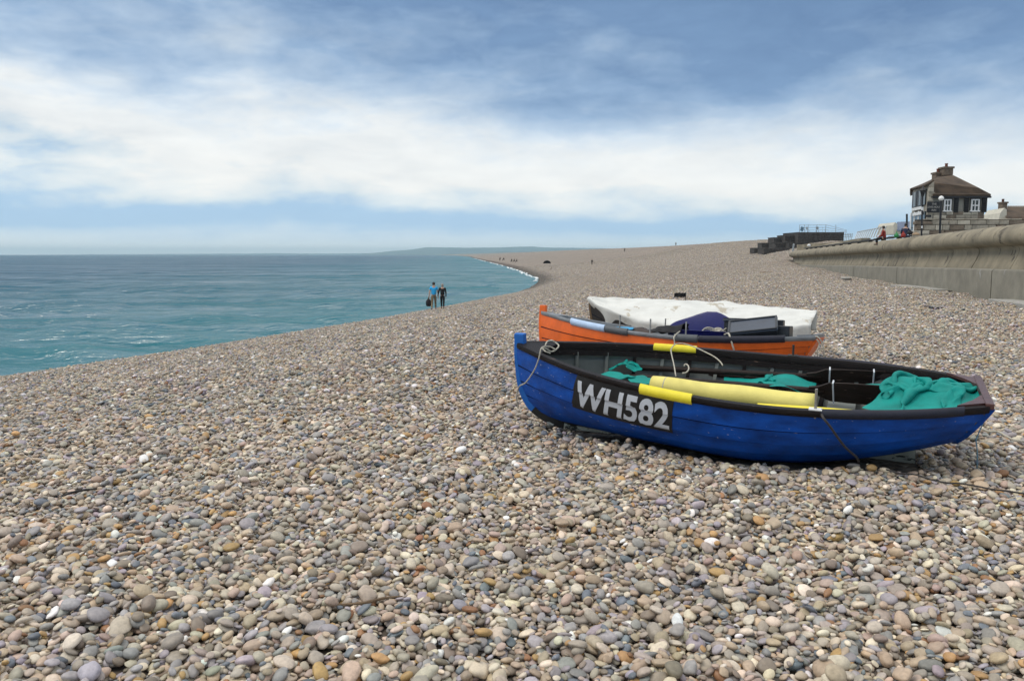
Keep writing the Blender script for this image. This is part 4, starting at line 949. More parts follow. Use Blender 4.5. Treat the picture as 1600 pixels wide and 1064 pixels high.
def sim_cloth(name, label, boat, cx, cy, w, d, ang, floor, seed, m, nx=64, ny=52, slack=1.45, steps=260, group=None, z0=.16):
    """a slack sheet dropped on what lies below and pushed together until it buckles into folds"""
    r = np.random.default_rng(seed); u, v = np.meshgrid(np.linspace(-.5, .5, nx), np.linspace(-.5, .5, ny), indexing='ij')
    P = np.stack([u*w*slack, v*d*slack, np.zeros_like(u)], -1); hx, hy = w*slack/(nx-1), d*slack/(ny-1)
    lo = lambda s_: sum(r.normal()*np.sin(f1*u*6.28+f2*v*6.28+r.uniform(0, 6.28)) for f1, f2 in r.uniform(-3, 3, (10, 2)))*s_
    ca, sa = math.cos(ang), math.sin(ang)
    def fl(P): X = cx+P[..., 0]*ca-P[..., 1]*sa; Y = cy+P[..., 0]*sa+P[..., 1]*ca; return floor(X, Y)
    P[..., 2] = fl(P)+z0+lo(.012); P[..., 0] += lo(.006); P[..., 1] += lo(.006); V = np.zeros_like(P); edge = 1+.10*lo(.5)
    def con(a, b, L0, k):
        dd = P[b]-P[a]; ln = np.sqrt((dd**2).sum(-1, keepdims=True))+1e-9; c = dd*((ln-L0)/ln)*.5*k; P[a] += c; P[b] -= c
    S = np.s_; hd = math.hypot(hx, hy); shrink = (1/slack)**(1/(steps*.6))
    for it in range(steps):
        V *= .90; V[..., 2] -= .0016; P += V; O = P-V
        if it < steps*.6: P[..., 0] *= shrink*(1+.0004*r.normal()); P[..., 1] *= shrink
        for rep in range(2):
            for o in (0, 1):
                n_ = (nx-o)//2*2; con(S[o:o+n_:2], S[o+1:o+n_:2], hx, 1); n_ = (ny-o)//2*2; con(S[:, o:o+n_:2], S[:, o+1:o+n_:2], hy, 1)
            con(S[:-1:2, :-1], S[1::2, 1:], hd, .5) if nx % 2 == 0 else None; con(S[1::2, :-1], S[:-1:2, 1:], hd, .5) if nx % 2 == 0 else None
            for o in range(4):
                A1 = np.arange(o, nx-2, 4); con(S[A1], S[A1+2], 2*hx, .35); B1 = np.arange(o, ny-2, 4); con(S[:, B1], S[:, B1+2], 2*hy, .35)
        f = fl(P); k = P[..., 2] < f; P[..., 2] = np.maximum(P[..., 2], f); V = P-O; V = np.clip(V, -.03, .03); V[k] *= .3
    Q = np.stack([cx+P[..., 0]*ca-P[..., 1]*sa, cy+P[..., 0]*sa+P[..., 1]*ca, P[..., 2]+.004], -1)
    o = MB().grid(Q).build(name, m, smooth=True, loc=boat.root.location, rot=boat.root.rotation_euler)
    so = o.modifiers.new('thick', 'SOLIDIFY'); so.thickness = .004; sb = o.modifiers.new('smooth', 'SUBSURF'); sb.levels = sb.render_levels = 2
    tag(o, label, 'tarpaulin', group); return o
def zf_stern(u, v):
    return .49+.13*np.exp(-((u-.55)/.26)**2-((v-.70)/.28)**2)+.13*np.clip(u-.3, 0, .5)+.04*np.exp(-((u-.85)/.15)**2)-.10*np.clip(u-.93, 0, 1)/.07*.6
def floor_stern(X, Y):
    t = np.clip(X/3.84, 0, 1); b = blue.hb(t); z = .515+.15*np.exp(-((X-3.30)/.17)**2-((Y-.16)/.17)**2)+.10*np.exp(-((X-3.62)/.13)**2-((Y-.10)/.2)**2)+.08*np.clip(X-3.1, 0, .6)
    rail = .652*np.clip(1-np.abs(np.abs(Y)-b)/.05, 0, 1)**.25; tr = .65*np.clip(1-np.abs(X-3.83)/.05, 0, 1)**.3
    return np.maximum(np.maximum(z, np.where(np.abs(np.abs(Y)-b) < .05, rail, 0)), np.where(np.abs(X-3.83) < .05, tr, 0))
sim_cloth('teal_tarpaulin', 'large crumpled teal tarpaulin heaped in the stern of the blue boat', blue, 3.48, .12, .94, .88, .12, floor_stern, 5, M_teal, 40, 34, 1.45, 240, 'teal tarpaulins in the blue boat')
a = blue.at(1135, 603, .46); b = blue.at(1262, 606, .46)
sim_cloth('teal_tarpaulin', 'folded teal tarpaulin behind the middle of the yellow foam roll', blue, (a.x+b.x)/2, (a.y+b.y)/2+.10, .80, .34, 0, lambda X, Y: .43+.08*np.exp(-((X-(a.x+b.x)/2-.12)/.2)**2), 8, M_teal, 34, 18, 1.35, 180, 'teal tarpaulins in the blue boat')
a = blue.at(955, 573, .40); b = blue.at(1012, 573, .40)
sim_cloth('teal_tarpaulin', 'small humped teal tarpaulin against the far side near the bow of the blue boat', blue,   .93, .42, .34, .22, .2, lambda X, Y: .475+.075*np.exp(-((X-.93)/.09)**2), 9, M_teal, 24, 20, 1.4, 160, 'teal tarpaulins in the blue boat')
a = blue.at(940, 590, .50); b = blue.at(1012, 603, .50)
sim_cloth('teal_tarpaulin', 'strip of teal tarpaulin tucked under the near rail beside the number plate', blue, (a.x+b.x)/2+.03, (a.y+b.y)/2+.05, .55, .17, -.25, lambda X, Y: .525+0*X, 10, M_teal, 30, 12, 1.3, 160, 'teal tarpaulins in the blue boat')

def rope(name, label, pts, r=.008, m=None, n=6, group=None, cat='rope', loc=None, rot=None):
    o = MB().tube(catmull(pts, n), r, 7).build(name, m or M_rope, smooth=True, loc=loc, rot=rot); tag(o, label, cat, group); return o
A_ = lambda px, py, Y: at(px, py, Y)
rope('rope', 'pale painter rope hanging from the bow of the blue boat past its stem', [A_(868, 546, 7.35), A_(858, 541.5, 7.33), A_(849, 542, 7.15), A_(845, 546, 7.08), A_(842, 560, 7.08), A_(835, 578, 7.14), A_(822, 597, 7.26), A_(812, 603, 7.42), A_(808.5, 612, 7.5), A_(807, 622, 7.52), A_(809.5, 638, 7.55)], .0065)
rope('rope', 'knot of pale rope around the breasthook of the blue boat', [A_(852, 540, 7.45), A_(855, 534, 7.5), A_(862, 532, 7.5), A_(869, 536, 7.5), A_(873, 541, 7.45), A_(866, 548, 7.35), A_(860, 549, 7.3), A_(853, 545, 7.28), A_(848, 544, 7.24), A_(852, 549, 7.2), A_(860, 552, 7.2)], .0075)
rope('rope', 'thin pale rope looping over the far yellow foam pad of the blue boat', [A_(1056, 588, 6.5), A_(1053, 570, 6.7), A_(1049, 552, 6.9), A_(1049, 545, 7.0), A_(1055, 538, 7.05), A_(1066, 536.5, 7.05), A_(1082, 541, 7.0), A_(1100, 549, 6.85), A_(1117, 558, 6.7), A_(1126, 566, 6.6), A_(1129, 571, 6.55)], .0055)
rope('rope', 'small hook of pale rope around the far oar of the blue boat', [A_(1066, 583, 6.35), A_(1072, 582, 6.35), A_(1076, 577, 6.4), A_(1075, 571, 6.5), A_(1071, 569, 6.55), A_(1069, 572, 6.55)], .006)
rope('rope', 'thin dark line over the near side of the blue boat towards the stern', [A_(1284, 648, 5.6), A_(1287, 654, 5.53), A_(1296, 665, 5.52), A_(1310, 685, 5.55), A_(1322, 700, 5.6), A_(1338, 714, 5.68), A_(1342, 722, 5.75)], .009, M_ropedark)
rope('rope', 'thin blue line hanging from the transom of the blue boat to the pebbles', [A_(1541, 650, 5.85), A_(1533, 668, 5.84), A_(1527, 682, 5.82), A_(1525, 688, 5.8), A_(1526.5, 700, 5.8), A_(1527, 715, 5.82), A_(1526, 738, 5.86)], .0045, M_ropeblue)
def ground_rope(label, pix, r, m, lift=.012):
    pts = []
    for px, py in pix:
        g = gpt(px, py); pts.append(Vector((g.x, g.y, g.z+lift)))
    return rope('rope', label, pts, r, m)
ground_rope('dark line lying on the pebbles behind the stern of the blue boat', [(1385, 736), (1405, 742), (1430, 744), (1455, 752), (1480, 757), (1500, 758), (1525, 762), (1550, 767), (1575, 770), (1600, 774), (1625, 777)], .006, M_ropedark, .012)
ground_rope('pale rope lying on the pebbles to the right of the blue boat', [(1530, 673), (1545, 679), (1560, 680), (1572, 687), (1585, 693), (1600, 695), (1625, 698)], .010, M_rope, .03)

# ------------------------------------------------------------------ gear in the orange boat
tub = orange.local_thing('fish_tub', 'navy blue plastic tub with a raised back standing in the orange boat', 'tub')
c0_ = Vector((2.31, -.36, 0)); dxv = Vector((1, 0, 0)); dyv = Vector((0, 1, 0)); hw = .435
def tub_ring(k, zfrac, inset):
    out = []
    for a in np.linspace(0, 2*PI, 48, endpoint=False):
        ex = .62; ux = math.copysign(abs(math.cos(a))**ex, math.cos(a)); uy = math.copysign(abs(math.sin(a))**ex, math.sin(a))
        back = max(0, uy)
        hi = .685+.13*back+.12*back*math.exp(-((ux-.15)/.62)**2)
        z = .34+(hi-.055-.34)*zfrac
        p = c0_+dxv*(ux*(hw*(.86+.14*zfrac)-inset))+dyv*(.235+uy*(.235*(.86+.14*zfrac)-inset)); out.append((p.x, p.y, z))
    return out
rings = [tub_ring(0, 0, 0), tub_ring(0, .5, 0), tub_ring(0, .96, 0), tub_ring(0, 1, -.012), tub_ring(0, 1.012, .0), tub_ring(0, .96, .014), tub_ring(0, .3, .014), tub_ring(0, .06, .02)]
Q = np.array([r+[r[0]] for r in rings]); m = MB().grid(Q); nn_ = 49; m.f += [tuple(range(47, -1, -1)), tuple(7*nn_+i for i in range(48))]; m.m += [0, 0]
o = m.build('tub_shell', M_navytub, tub); smooth_by_angle(o, 50)
pts = []
for i in range(95):
    a = i*.62; p = c0_+dxv*(.16+.115*math.cos(a)+.05*math.sin(i*.21))+dyv*(.20+.08*math.sin(a*.9)+.03*math.sin(i*.37)); pts.append((p.x, p.y, .57+.085*math.sin(a*1.07)+.02*math.sin(i*.5)))
rope('rope', 'loose coil of pale rope inside the navy blue tub', pts, .0085, M_rope, 3, loc=orange.root.location, rot=orange.root.rotation_euler)
Yo = lambda px: np.interp(px, [1040, 1290], [9.58, 9.2])
rope('rope', 'pale rope hanging from the tub over the side of the orange boat', [A_(1132, 523, Yo(1132)+.12), A_(1138, 521, Yo(1138)), A_(1141, 528, Yo(1140)-.08), A_(1145, 541, Yo(1145)-.09), A_(1148, 552, Yo(1148)-.07), A_(1149, 560, Yo(1149)-.05)], .011)
rope('rope', 'grey lanyard tied from the tub to the rail of the orange boat', [A_(1062, 518, 9.75), A_(1057, 522, 9.6), A_(1053, 527, 9.47), A_(1054, 535, 9.45), A_(1053, 543, 9.45)], .008, M_rope)
rope('rope', 'thin ropes hanging in a loop from the stern of the orange boat', [A_(1270, 525.5, 9.3), A_(1278, 527, 9.25), A_(1284, 535, 9.25), A_(1287, 548, 9.25), A_(1287.5, 562, 9.3), A_(1280, 566, 9.3), A_(1277, 550, 9.25), A_(1280, 537, 9.25), A_(1276, 530, 9.25)], .008, M_rope)
def crate(lx, ly, lz, w, d, h, rz, label, tiltx=0.0, tilty=0.0, lid=True):
    t = empty('fish_box', orange.W((lx, ly, lz)), (tiltx-.085, tilty, rz-.465), label, 'box', 'black boxes in the orange boat')
    MB().box((0, 0, 0), (w, d, h)).build('box_body', M_crate, t, bevel=.012)
    if lid:
        MB().box((0, 0, h/2+.012), (w+.03, d+.03, .03)).build('lid', M_cratelid, t, bevel=.01)
        for a, b, c_, e in ((0, d/2, w+.02, .025), (0, -d/2, w+.02, .025), (w/2, 0, .025, d-.04), (-w/2, 0, .025, d-.04)): MB().box((a, b, h/2+.033), (c_, e, .014)).build('lid_rim', M_crate, t)
    return t
crate(2.80, .20, .64, .50, .40, .26, .05, 'black box with flat slate lid beside the navy tub in the orange boat')
crate(2.96, -.20, .655, .56, .36, .12, .12, 'black box with tilted slate lid facing the camera in the orange boat', .42, -.14)
crate(3.30, -.05, .62, .17, .34, .24, .0, 'plain black box nearest the stern of the orange boat', 0, 0, False)
crate(3.17, .22, .70, .18, .26, .22, .05, 'small upright black box behind the one with the tilted lid', 0, 0, False)
p = Vector((1.86, -.30, .53)); cloth('black_sheet', 'black sheet folded in the orange boat left of the navy tub', orange, p.x-.28, p.x+.26, p.y-.1, p.y+.30, lambda u, v: .59+.12*u*np.sin(PI*v), 21, M_cloth, 24, 20, 6, .05, None, 'sheet')
p = Vector((1.33, -.46, .60)); cloth('blue_sheet', 'bright blue strip of foam inside the bow of the orange boat', orange, p.x-.12, p.x+.16, p.y-.02, p.y+.14, lambda u, v: .60+.03*np.sin(PI*v), 22, mat('sky_blue_foam', (.04, .33, .60), .6), 18, 12, 3, .012, None, 'foam')
p = Vector((1.56, -.42, .57)); cloth('brown_bag', 'brown cloth bag lying in the orange boat', orange, p.x-.16, p.x+.18, p.y-.02, p.y+.22, lambda u, v: .575+.05*np.sin(PI*v)*np.sin(PI*u), 23, mat('brown_cloth', (.06, .045, .04), .8), 18, 14, 5, .03, None, 'bag')
#@@PART4
# ------------------------------------------------------------------ people
def skin_mesh(name, verts, edges, radii, m, parent, levels=1):
    me = bpy.data.meshes.new(name); me.from_pydata(verts, edges, []); me.materials.append(m); o = link(name, me, parent)
    sk = o.modifiers.new('skin', 'SKIN'); sk.use_smooth_shade = True
    if not me.skin_vertices: return o
    for i, r in enumerate(radii):
        rr2 = r if isinstance(r, tuple) else (r, r); me.skin_vertices[0].data[i].radius = rr2; me.skin_vertices[0].data[i].use_root = (i == 0)
    sb = o.modifiers.new('sub', 'SUBSURF'); sb.levels = sb.render_levels = levels; return o
def chain(V_, E_, R_, pts, rad, start=None):
    prev = start
    for p, r in zip(pts, rad):
        V_.append(tuple(p)); R_.append(r); i = len(V_)-1
        if prev is not None: E_.append((prev, i))
        prev = i
    return prev
def person(label, loc, rz, h, J, shirt, legs_m, hair, group=None, sleeve=.4, shoes=True, hairlong=False):
    """J: joints for a 1.75 m figure facing +y: hands and feet given, the rest follows"""
    k = h/1.75; t = empty('person', loc, (0, 0, rz), label, 'person', group)
    S = lambda p: (p[0]*k, p[1]*k, p[2]*k)
    hip = Vector(J.get('hip', (0, 0, .93))); neck = hip+Vector(J.get('spine', (0, .02, .52))); head = neck+Vector(J.get('head', (0, .03, .17)))
    V_, E_, R_ = [], [], []
    chain(V_, E_, R_, [hip, hip.lerp(neck, .45), hip.lerp(neck, .85), neck+Vector((0, 0, .03)), neck+Vector((0, .005, .075)), head, head+Vector((0, -.005, .09))], [(.115, .075), (.10, .07), (.13, .075), (.06, .055), (.052, .052), (.078, .09), (.05, .06)])
    chain(V_, E_, R_, [head+Vector((0, .10, -.01))], [.014], 5)                                 # nose
    for s_ in (-1, 1): chain(V_, E_, R_, [head+Vector((s_*.082, -.005, 0))], [.014], 5)         # ears
    shv, she, shr = [], [], []; lgv, lge, lgr = [], [], []
    chain(shv, she, shr, [hip+Vector((0, 0, -.04)), hip.lerp(neck, .2), hip.lerp(neck, .55), hip.lerp(neck, .88), neck+Vector((0, 0, .02))], [(.165, .12), (.155, .115), (.165, .118), (.18, .115), (.075, .07)])
    chain(lgv, lge, lgr, [hip+Vector((0, 0, .06)), hip+Vector((0, 0, -.05))], [(.155, .115), (.15, .115)])
    for sd, side in ((-1, 'L'), (1, 'R')):
        sh = neck+Vector((sd*.185, 0, -.045)); hand = Vector(J['hand'+side]); mid = (sh+hand)/2; elb = mid+Vector(J.get('elb'+side, (sd*.03, -.05, 0)))
        w = chain(V_, E_, R_, [sh, elb, hand], [.052, .042, .028], 2)
        d = (hand-elb).normalized(); pr_ = d.cross(Vector((0, 1, 0))).normalized(); q = Vector((0, 1, 0))
        pm = chain(V_, E_, R_, [hand+d*.055], [(.030, .018)], w)
        for f in range(4):
            b = hand+d*.085+q*(.026-.017*f); ln = (.065, .078, .072, .055)[f]; chain(V_, E_, R_, [b, b+d*ln*.55-pr_*sd*.01, b+d*ln-pr_*sd*.03], [.010, .009, .008], pm)
        chain(V_, E_, R_, [hand+d*.03+q*.035, hand+d*.07+q*.055], [.011, .009], w)
        cut = min(sleeve, 1.0); path = [sh, sh.lerp(elb, .6), elb, elb.lerp(hand, .55), hand]; rad = [.068, .064, .056, .048, .042]
        ns = 2 if sleeve < .5 else 5
        chain(shv, she, shr, path[:ns], rad[:ns], 3)
        hp = hip+Vector((sd*.088, 0, -.04)); ft = Vector(J['foot'+side]); kn = (hp+ft)/2+Vector(J.get('knee'+side, (0, .05, .02)))
        a = chain(V_, E_, R_, [hp, kn, ft+Vector((0, 0, .09)), ft+Vector((0, .07, .035)), ft+Vector((0, .16, .025))], [.085, .058, .038, (.042, .032), (.036, .022)], 0)
        chain(lgv, lge, lgr, [hp, hp.lerp(kn, .5), kn, kn.lerp(ft, .5), ft+Vector((0, 0, .11))], [.100, .092, .074, .066, .058], 1)
        if shoes:
            sv, se, sr = [], [], []; chain(sv, se, sr, [ft+Vector((0, -.05, .05)), ft+Vector((0, .06, .045)), ft+Vector((0, .19, .03))], [(.05, .05), (.052, .045), (.042, .03)])
            skin_mesh('shoe', [S(p) for p in sv], se, [tuple(x*k for x in r) for r in sr], M_shoe, t)
    sc_ = lambda R0: [tuple(x*k for x in r) if isinstance(r, tuple) else r*k for r in R0]
    skin_mesh('body', [S(p) for p in V_], E_, sc_(R_), M_skin, t)
    skin_mesh('shirt', [S(p) for p in shv], she, sc_(shr), shirt, t)
    skin_mesh('trousers', [S(p) for p in lgv], lge, sc_(lgr), legs_m, t)
    hv = [(0.0, 0.0)]
    m = MB(); P_ = np.zeros((7, 12, 3))
    for i, ph in enumerate(np.linspace(.02, 2.1 if not hairlong else 2.45, 7)):
        for j, a in enumerate(np.linspace(0, 2*PI, 12)):
            r = .098*math.sin(ph) if ph < 1.8 else .098*math.sin(1.8)
            z = .118*math.cos(ph); y = r*1.12*math.sin(a); y = min(y, .045) if ph > 1.1 else y
            P_[i, j] = (head.x+r*math.cos(a), head.y-.008+y, head.z+.012+z)
    m.grid(P_*k); m.build('hair', hair, t, smooth=True); return t
def stand(px, py): g = gpt(px, py); return Vector((g.x, g.y, g.z))
# the couple walking away along the water's edge
g1 = stand(678, 483.5); g2 = stand(691.5, 484); g2.y = g1.y-.15; g2.x = at(691.5, 481, g2.y).x; g2.z = float(gz(g2.x, g2.y))
vd = math.atan2(-g1.x, g1.y)
gap = g2.x-g1.x
man = person('person in bright blue shirt and khaki trousers walking away along the water', g1, vd, 1.80, {
    'handL': (-.30, -.04, .78), 'handR': (gap*.5*.97, .02, .80), 'elbR': (.04, -.03, -.02), 'footL': (-.14, -.22, 0), 'footR': (.12, .16, 0), 'kneeL': (0, .06, 0), 'kneeR': (0, .05, 0)}, M_shirt, M_khaki, M_hairdark, 'couple walking hand in hand', .4)
wom = person('person all in black with ash hair, held by the hand at the water', g2, vd, 1.64, {
    'handL': (-gap*.5*1.06, .02, .84), 'elbL': (-.04, -.03, -.04), 'handR': (.24, .03, .82), 'footL': (-.07, .12, 0), 'footR': (.08, -.10, 0)}, M_cloth, M_cloth, M_hairgrey, 'couple walking hand in hand', 1.0, hairlong=True)
bg_ = empty('carrier_bag', g1+Vector((-.34, -.03, .20)), (0, 0, vd), 'dark bag held in the left hand of the person in blue', 'bag')
m = MB(); Q = np.zeros((7, 14, 3))
for i, (z, wx, wy) in enumerate(((0, .10, .05), (.05, .17, .085), (.2, .20, .10), (.36, .17, .08), (.46, .09, .045), (.52, .04, .025), (.60, .02, .02))):
    for j, a in enumerate(np.linspace(0, 2*PI, 14)): Q[i, j] = (wx*math.cos(a)*(1+.08*math.sin(3*a+i)), wy*math.sin(a), z)
m.grid(Q); m.f += [tuple(range(12, -1, -1))]; m.m += [0]; m.build('bag_body', M_bag, bg_, smooth=True)
MB().tube(catmull([(-.03, 0, .56), (0, 0, .66), (.03, 0, .56)], 5), .009, 6).build('handle', M_bag, bg_)

# people sitting by the wall
def sitter(px, py, Y, rz, label, shirt, legs_m, hair):
    p = at(px, py, Y); p.z -= 1.12
    person(label, p, rz, 1.70, {'hip': (0, 0, .93), 'spine': (0, .08, .50), 'handL': (-.16, .34, 1.0), 'handR': (.16, .34, 1.0), 'elbL': (-.10, -.08, -.10), 'elbR': (.10, -.08, -.10),
        'footL': (-.12, .46, .46), 'footR': (.12, .48, .46), 'kneeL': (0, .26, .20), 'kneeR': (0, .26, .20)}, shirt, legs_m, hair, 'people sitting on the sea wall', 1.0)
sitter(1382.5, 366.5, 52, .9, 'person with dark hair in a red and black top sitting on the sea wall', M_red, M_cloth, M_hairdark)
sitter(1414, 363, 50, -.8, 'person in navy clothes bending over near the mast on the sea wall', M_navy, M_navy, M_hairdark)
def lump(name, px, py, Y, w, d, h, m, label, cat, seed):
    p = at(px, py, Y); r = np.random.default_rng(seed); Q = np.zeros((6, 15, 3))
    for i, (zf_, rf) in enumerate(((0, .85), (.2, 1.0), (.5, .96), (.75, .75), (.93, .4), (1.0, .08))):
        for j, a in enumerate(np.linspace(0, 2*PI, 15)): kk_ = 1+.14*math.sin(2*a+seed)+.08*math.sin(5*a+i); Q[i, j] = (w/2*rf*math.cos(a)*kk_, d/2*rf*math.sin(a)*kk_, h*zf_)
    mm = MB().grid(Q); mm.f += [tuple(range(13, -1, -1)), tuple(5*15+j for j in range(14))]; mm.m += [0, 0]
    t = empty(name, p, (0, 0, seed), label, cat); mm.build('body', m, t, smooth=True)
    MB().tube(catmull([(-w*.2, 0, h*.93), (0, 0, h*1.25), (w*.2, 0, h*.93)], 4), .02, 6).build('strap', m, t); return t
lump('green_bag', 1400.5, 371.5, 49, .40, .3, .30, M_green, 'green bag on the sea wall between the two people', 'bag', 1)
lump('red_bag', 1411, 371, 47, .28, .24, .28, M_red, 'small red bag on the sea wall beside the person in navy', 'bag', 2)
lump('tan_bag', 1431, 367.5, 46.5, .4, .3, .14, mat('tan_cloth', (.34, .24, .15), .8), 'small tan bag lying on the sea wall below the inn', 'bag', 3)
lump('black_bag', 1422, 366.5, 47.5, .5, .3, .22, M_cloth, 'black bag on the sea wall next to the red one', 'bag', 4)

# far figures along the shore
def far_person(px, py, h, label, rz, seated=False, top=M_cloth):
    g = stand(px, py)
    if seated: J = {'hip': (0, 0, .42), 'spine': (0, .10, .48), 'handL': (-.15, .35, .62), 'handR': (.15, .35, .62), 'footL': (-.13, .55, 0), 'footR': (.13, .55, 0), 'kneeL': (0, .12, .30), 'kneeR': (0, .12, .30)}
    else: J = {'handL': (-.28, .05, .82), 'handR': (.28, .02, .82), 'footL': (-.12, .12, 0), 'footR': (.12, -.10, 0)}
    return person(label, g, rz, h, J, top, M_cloth, M_hairdark, 'far people along the beach', 1.0)
far_person(925, 414.2, 1.6, 'dark far figure alone on the upper beach, farthest inland', .4)
for i, (px, py, lb, rz) in enumerate(((781.5, 407.2, 'dark far figure sitting by the sea, farthest along the beach', .3), (787.6, 407.4, 'dark far figure sitting second farthest along the beach', 1.2), (799.8, 409.4, 'dark far figure sitting at the left of three together', .6), (804, 409.8, 'dark far figure sitting in the middle of three together', 2.0), (807.8, 410, 'dark far figure sitting at the right of three together', 1.0))):
    far_person(px, py, 1.6, lb, rz, True)
g = stand(854.5, 411.8); t = empty('beach_shelter', g, (0, 0, .3), 'low dark angler shelter far off on the open beach', 'tent')
m = MB(); Q = np.zeros((9, 7, 3))
for i, a in enumerate(np.linspace(0, PI, 9)):
    for j, b in enumerate(np.linspace(0, PI/2, 7)): Q[i, j] = (1.25*math.cos(a)*math.cos(b*.6), .8*math.sin(b)-.2, .95*math.sin(a)*math.cos(b)**.6)
m.grid(Q).build('canopy', M_cloth, t, smooth=True).modifiers.new('thick', 'SOLIDIFY').thickness = .03
for a in (-1.2, 1.2): MB().tube([(a, -.2, 0), (a*.95, -.22, .45)], .03, 5).build('pole', M_black, t)
g = stand(817, 419.5); tag(MB().tube([(0, 0, 0), (.05, 0, .9)], .04, 6).build('marker_post', M_wood, loc=g), 'thin dark marker post near the far waterline', 'post')
g = stand(860, 421.5); tag(MB().tube(catmull([(-.35, 0, .04), (-.05, .05, .07), (.12, 0, .2), (.30, .03, .65)], 4), [.05]*13, 6).build('driftwood', M_wood, loc=g), 'bent piece of driftwood sticking up on the far beach', 'driftwood')
for px, py, lb in ((976, 392.5, 'tiny figure on the skyline, left of the pair of dots'), (1056, 386.5, 'tiny figure on the skyline below the dark cloud, right of the first')):
    p = at(px, py, 330); p.z = _gz1(p.x, p.y)+CZ; person(lb, p, .2, 1.6, {'handL': (-.28, .05, .82), 'handR': (.28, .02, .82), 'footL': (-.12, .12, 0), 'footR': (.12, -.10, 0)}, M_cloth, M_cloth, M_hairdark, 'far people along the beach', 1.0)

# things lying on the shingle
g = stand(1071, 472.5)
fl = empty('black_flag', g, (0, 0, .05), 'small black ragged flag on a thin stake behind the covered boat', 'flag')
MB().tube([(0, 0, -.1), (.01, 0, .33)], .012, 6).build('stake', M_black, fl)
Q = np.zeros((14, 6, 3))
for i in range(14):
    for j in range(6): Q[i, j] = (.02-.44*i/13, .03*math.sin(i*.7+j*.3), .19+.15*j/5+.012*math.sin(i*1.9)*(1 if j in (0, 5) else 0))
MB().grid(Q).build('cloth', M_cloth, fl, smooth=True).modifiers.new('thick', 'SOLIDIFY').thickness = .02
def branch(label, pix, r, m=M_darkwood, lift=.03, cat='driftwood'):
    pts = [gpt(*q)+Vector((0, 0, lift)) for q in pix]; c = catmull(pts, 4); k = len(c)
    o = MB().tube(c, [r*(.45+.55*math.sin(PI*(i+.6)/k))*(1+.2*math.sin(i*2.3)) for i in range(k)], 7).build('driftwood', m, smooth=True); tag(o, label, cat); return o
branch('black piece of driftwood on the shingle below the sea wall', [(1445, 480.5), (1453, 481.5), (1459, 483.8), (1466, 483.2), (1473, 483)], .045)
branch('dark thin stick lying on the pebbles at the left', [(98, 781), (112, 776), (130, 772), (152, 769.5)], .010)
branch('thin tan twig among the front pebbles', [(528, 956), (548, 955.5), (572, 953), (600, 946), (629, 943)], .0065, M_wood, .035)
branch('dark scrap of wood lying beyond the blue boat by the first wall joint', [(1476, 456.5), (1484, 456.8), (1492, 455.8)], .04)
branch('dark short stick on the shingle near the end of the sea wall', [(1187, 426.5), (1196, 426), (1206, 426)], .05, M_wood)
g = gpt(1322, 437); tag(MB().lathe([(.02, .0), (.30, .02), (.36, .09), (.24, .16), (.02, .18)], 9).build('pale_boulder', M_slab, loc=g, smooth=True), 'flat pale boulder alone on the shingle below the sea wall', 'boulder')

# ------------------------------------------------------------------ shingle
def pebble_material():
    m = bpy.data.materials.new('pebble'); m.use_nodes = True; nt = m.node_tree; L = nt.links; b = nt.nodes['Principled BSDF']
    at_ = nt.nodes.new('ShaderNodeAttribute'); at_.attribute_type = 'INSTANCER'; at_.attribute_name = 'pcol'
    av = nt.nodes.new('ShaderNodeAttribute'); av.attribute_type = 'GEOMETRY'; av.attribute_name = 'vcol'
    mul = nt.nodes.new('ShaderNodeMix'); mul.data_type = 'RGBA'; mul.blend_type = 'MULTIPLY'; mul.inputs[0].default_value = 1
    L.new(at_.outputs['Color'], mul.inputs[6]); L.new(av.outputs['Color'], mul.inputs[7])
    t = nt.nodes.new('ShaderNodeTexCoord'); g = nt.nodes.new('ShaderNodeNewGeometry')
    n = nt.nodes.new('ShaderNodeTexNoise'); n.inputs['Scale'].default_value = 55; n.inputs['Detail'].default_value = 5; n.inputs['Roughness'].default_value = .65; L.new(g.outputs['Position'], n.inputs['Vector'])
    v = ramp(nt, n.outputs[0], [(.3, (.78, .77, .76, 1)), (.7, (1.18, 1.17, 1.15, 1))])
    m2 = nt.nodes.new('ShaderNodeMix'); m2.data_type = 'RGBA'; m2.blend_type = 'MULTIPLY'; m2.inputs[0].default_value = 1; L.new(mul.outputs[2], m2.inputs[6]); L.new(v, m2.inputs[7]); L.new(m2.outputs[2], b.inputs['Base Color'])
    rr3 = ramp(nt, n.outputs[0], [(.3, (.34, .34, .34, 1)), (.7, (.62, .62, .62, 1))]); L.new(rr3, b.inputs['Roughness']); b.inputs['Specular IOR Level'].default_value = .42
    n2 = nt.nodes.new('ShaderNodeTexNoise'); n2.inputs['Scale'].default_value = 160; n2.inputs['Detail'].default_value = 4; L.new(g.outputs['Position'], n2.inputs['Vector'])
    bp = nt.nodes.new('ShaderNodeBump'); bp.inputs['Strength'].default_value = .25; bp.inputs['Distance'].default_value = .004; L.new(n2.outputs[0], bp.inputs['Height']); L.new(bp.outputs[0], b.inputs['Normal'])
    return m
M_peb = pebble_material()
PAL = np.array([(.36, .285, .215), (.30, .265, .23), (.24, .235, .235), (.29, .265, .295), (.135, .155, .185), (.54, .47, .385), (.66, .655, .65), (.37, .235, .105), (.24, .125, .065), (.355, .28, .235), (.20, .165, .135), (.45, .40, .33)])
PWT = np.array([.22, .21, .14, .08, .04, .075, .018, .035, .012, .06, .07, .10]); PWT /= PWT.sum()
def colours(n, r):
    c = PAL[r.choice(len(PAL), n, p=PWT)]*PTINT; return np.clip(c*r.normal(1, .13, (n, 1))*r.normal(1, .03, (n, 3)), .02, .85)
PTINT = np.array([1.24, 1.235, 1.185])
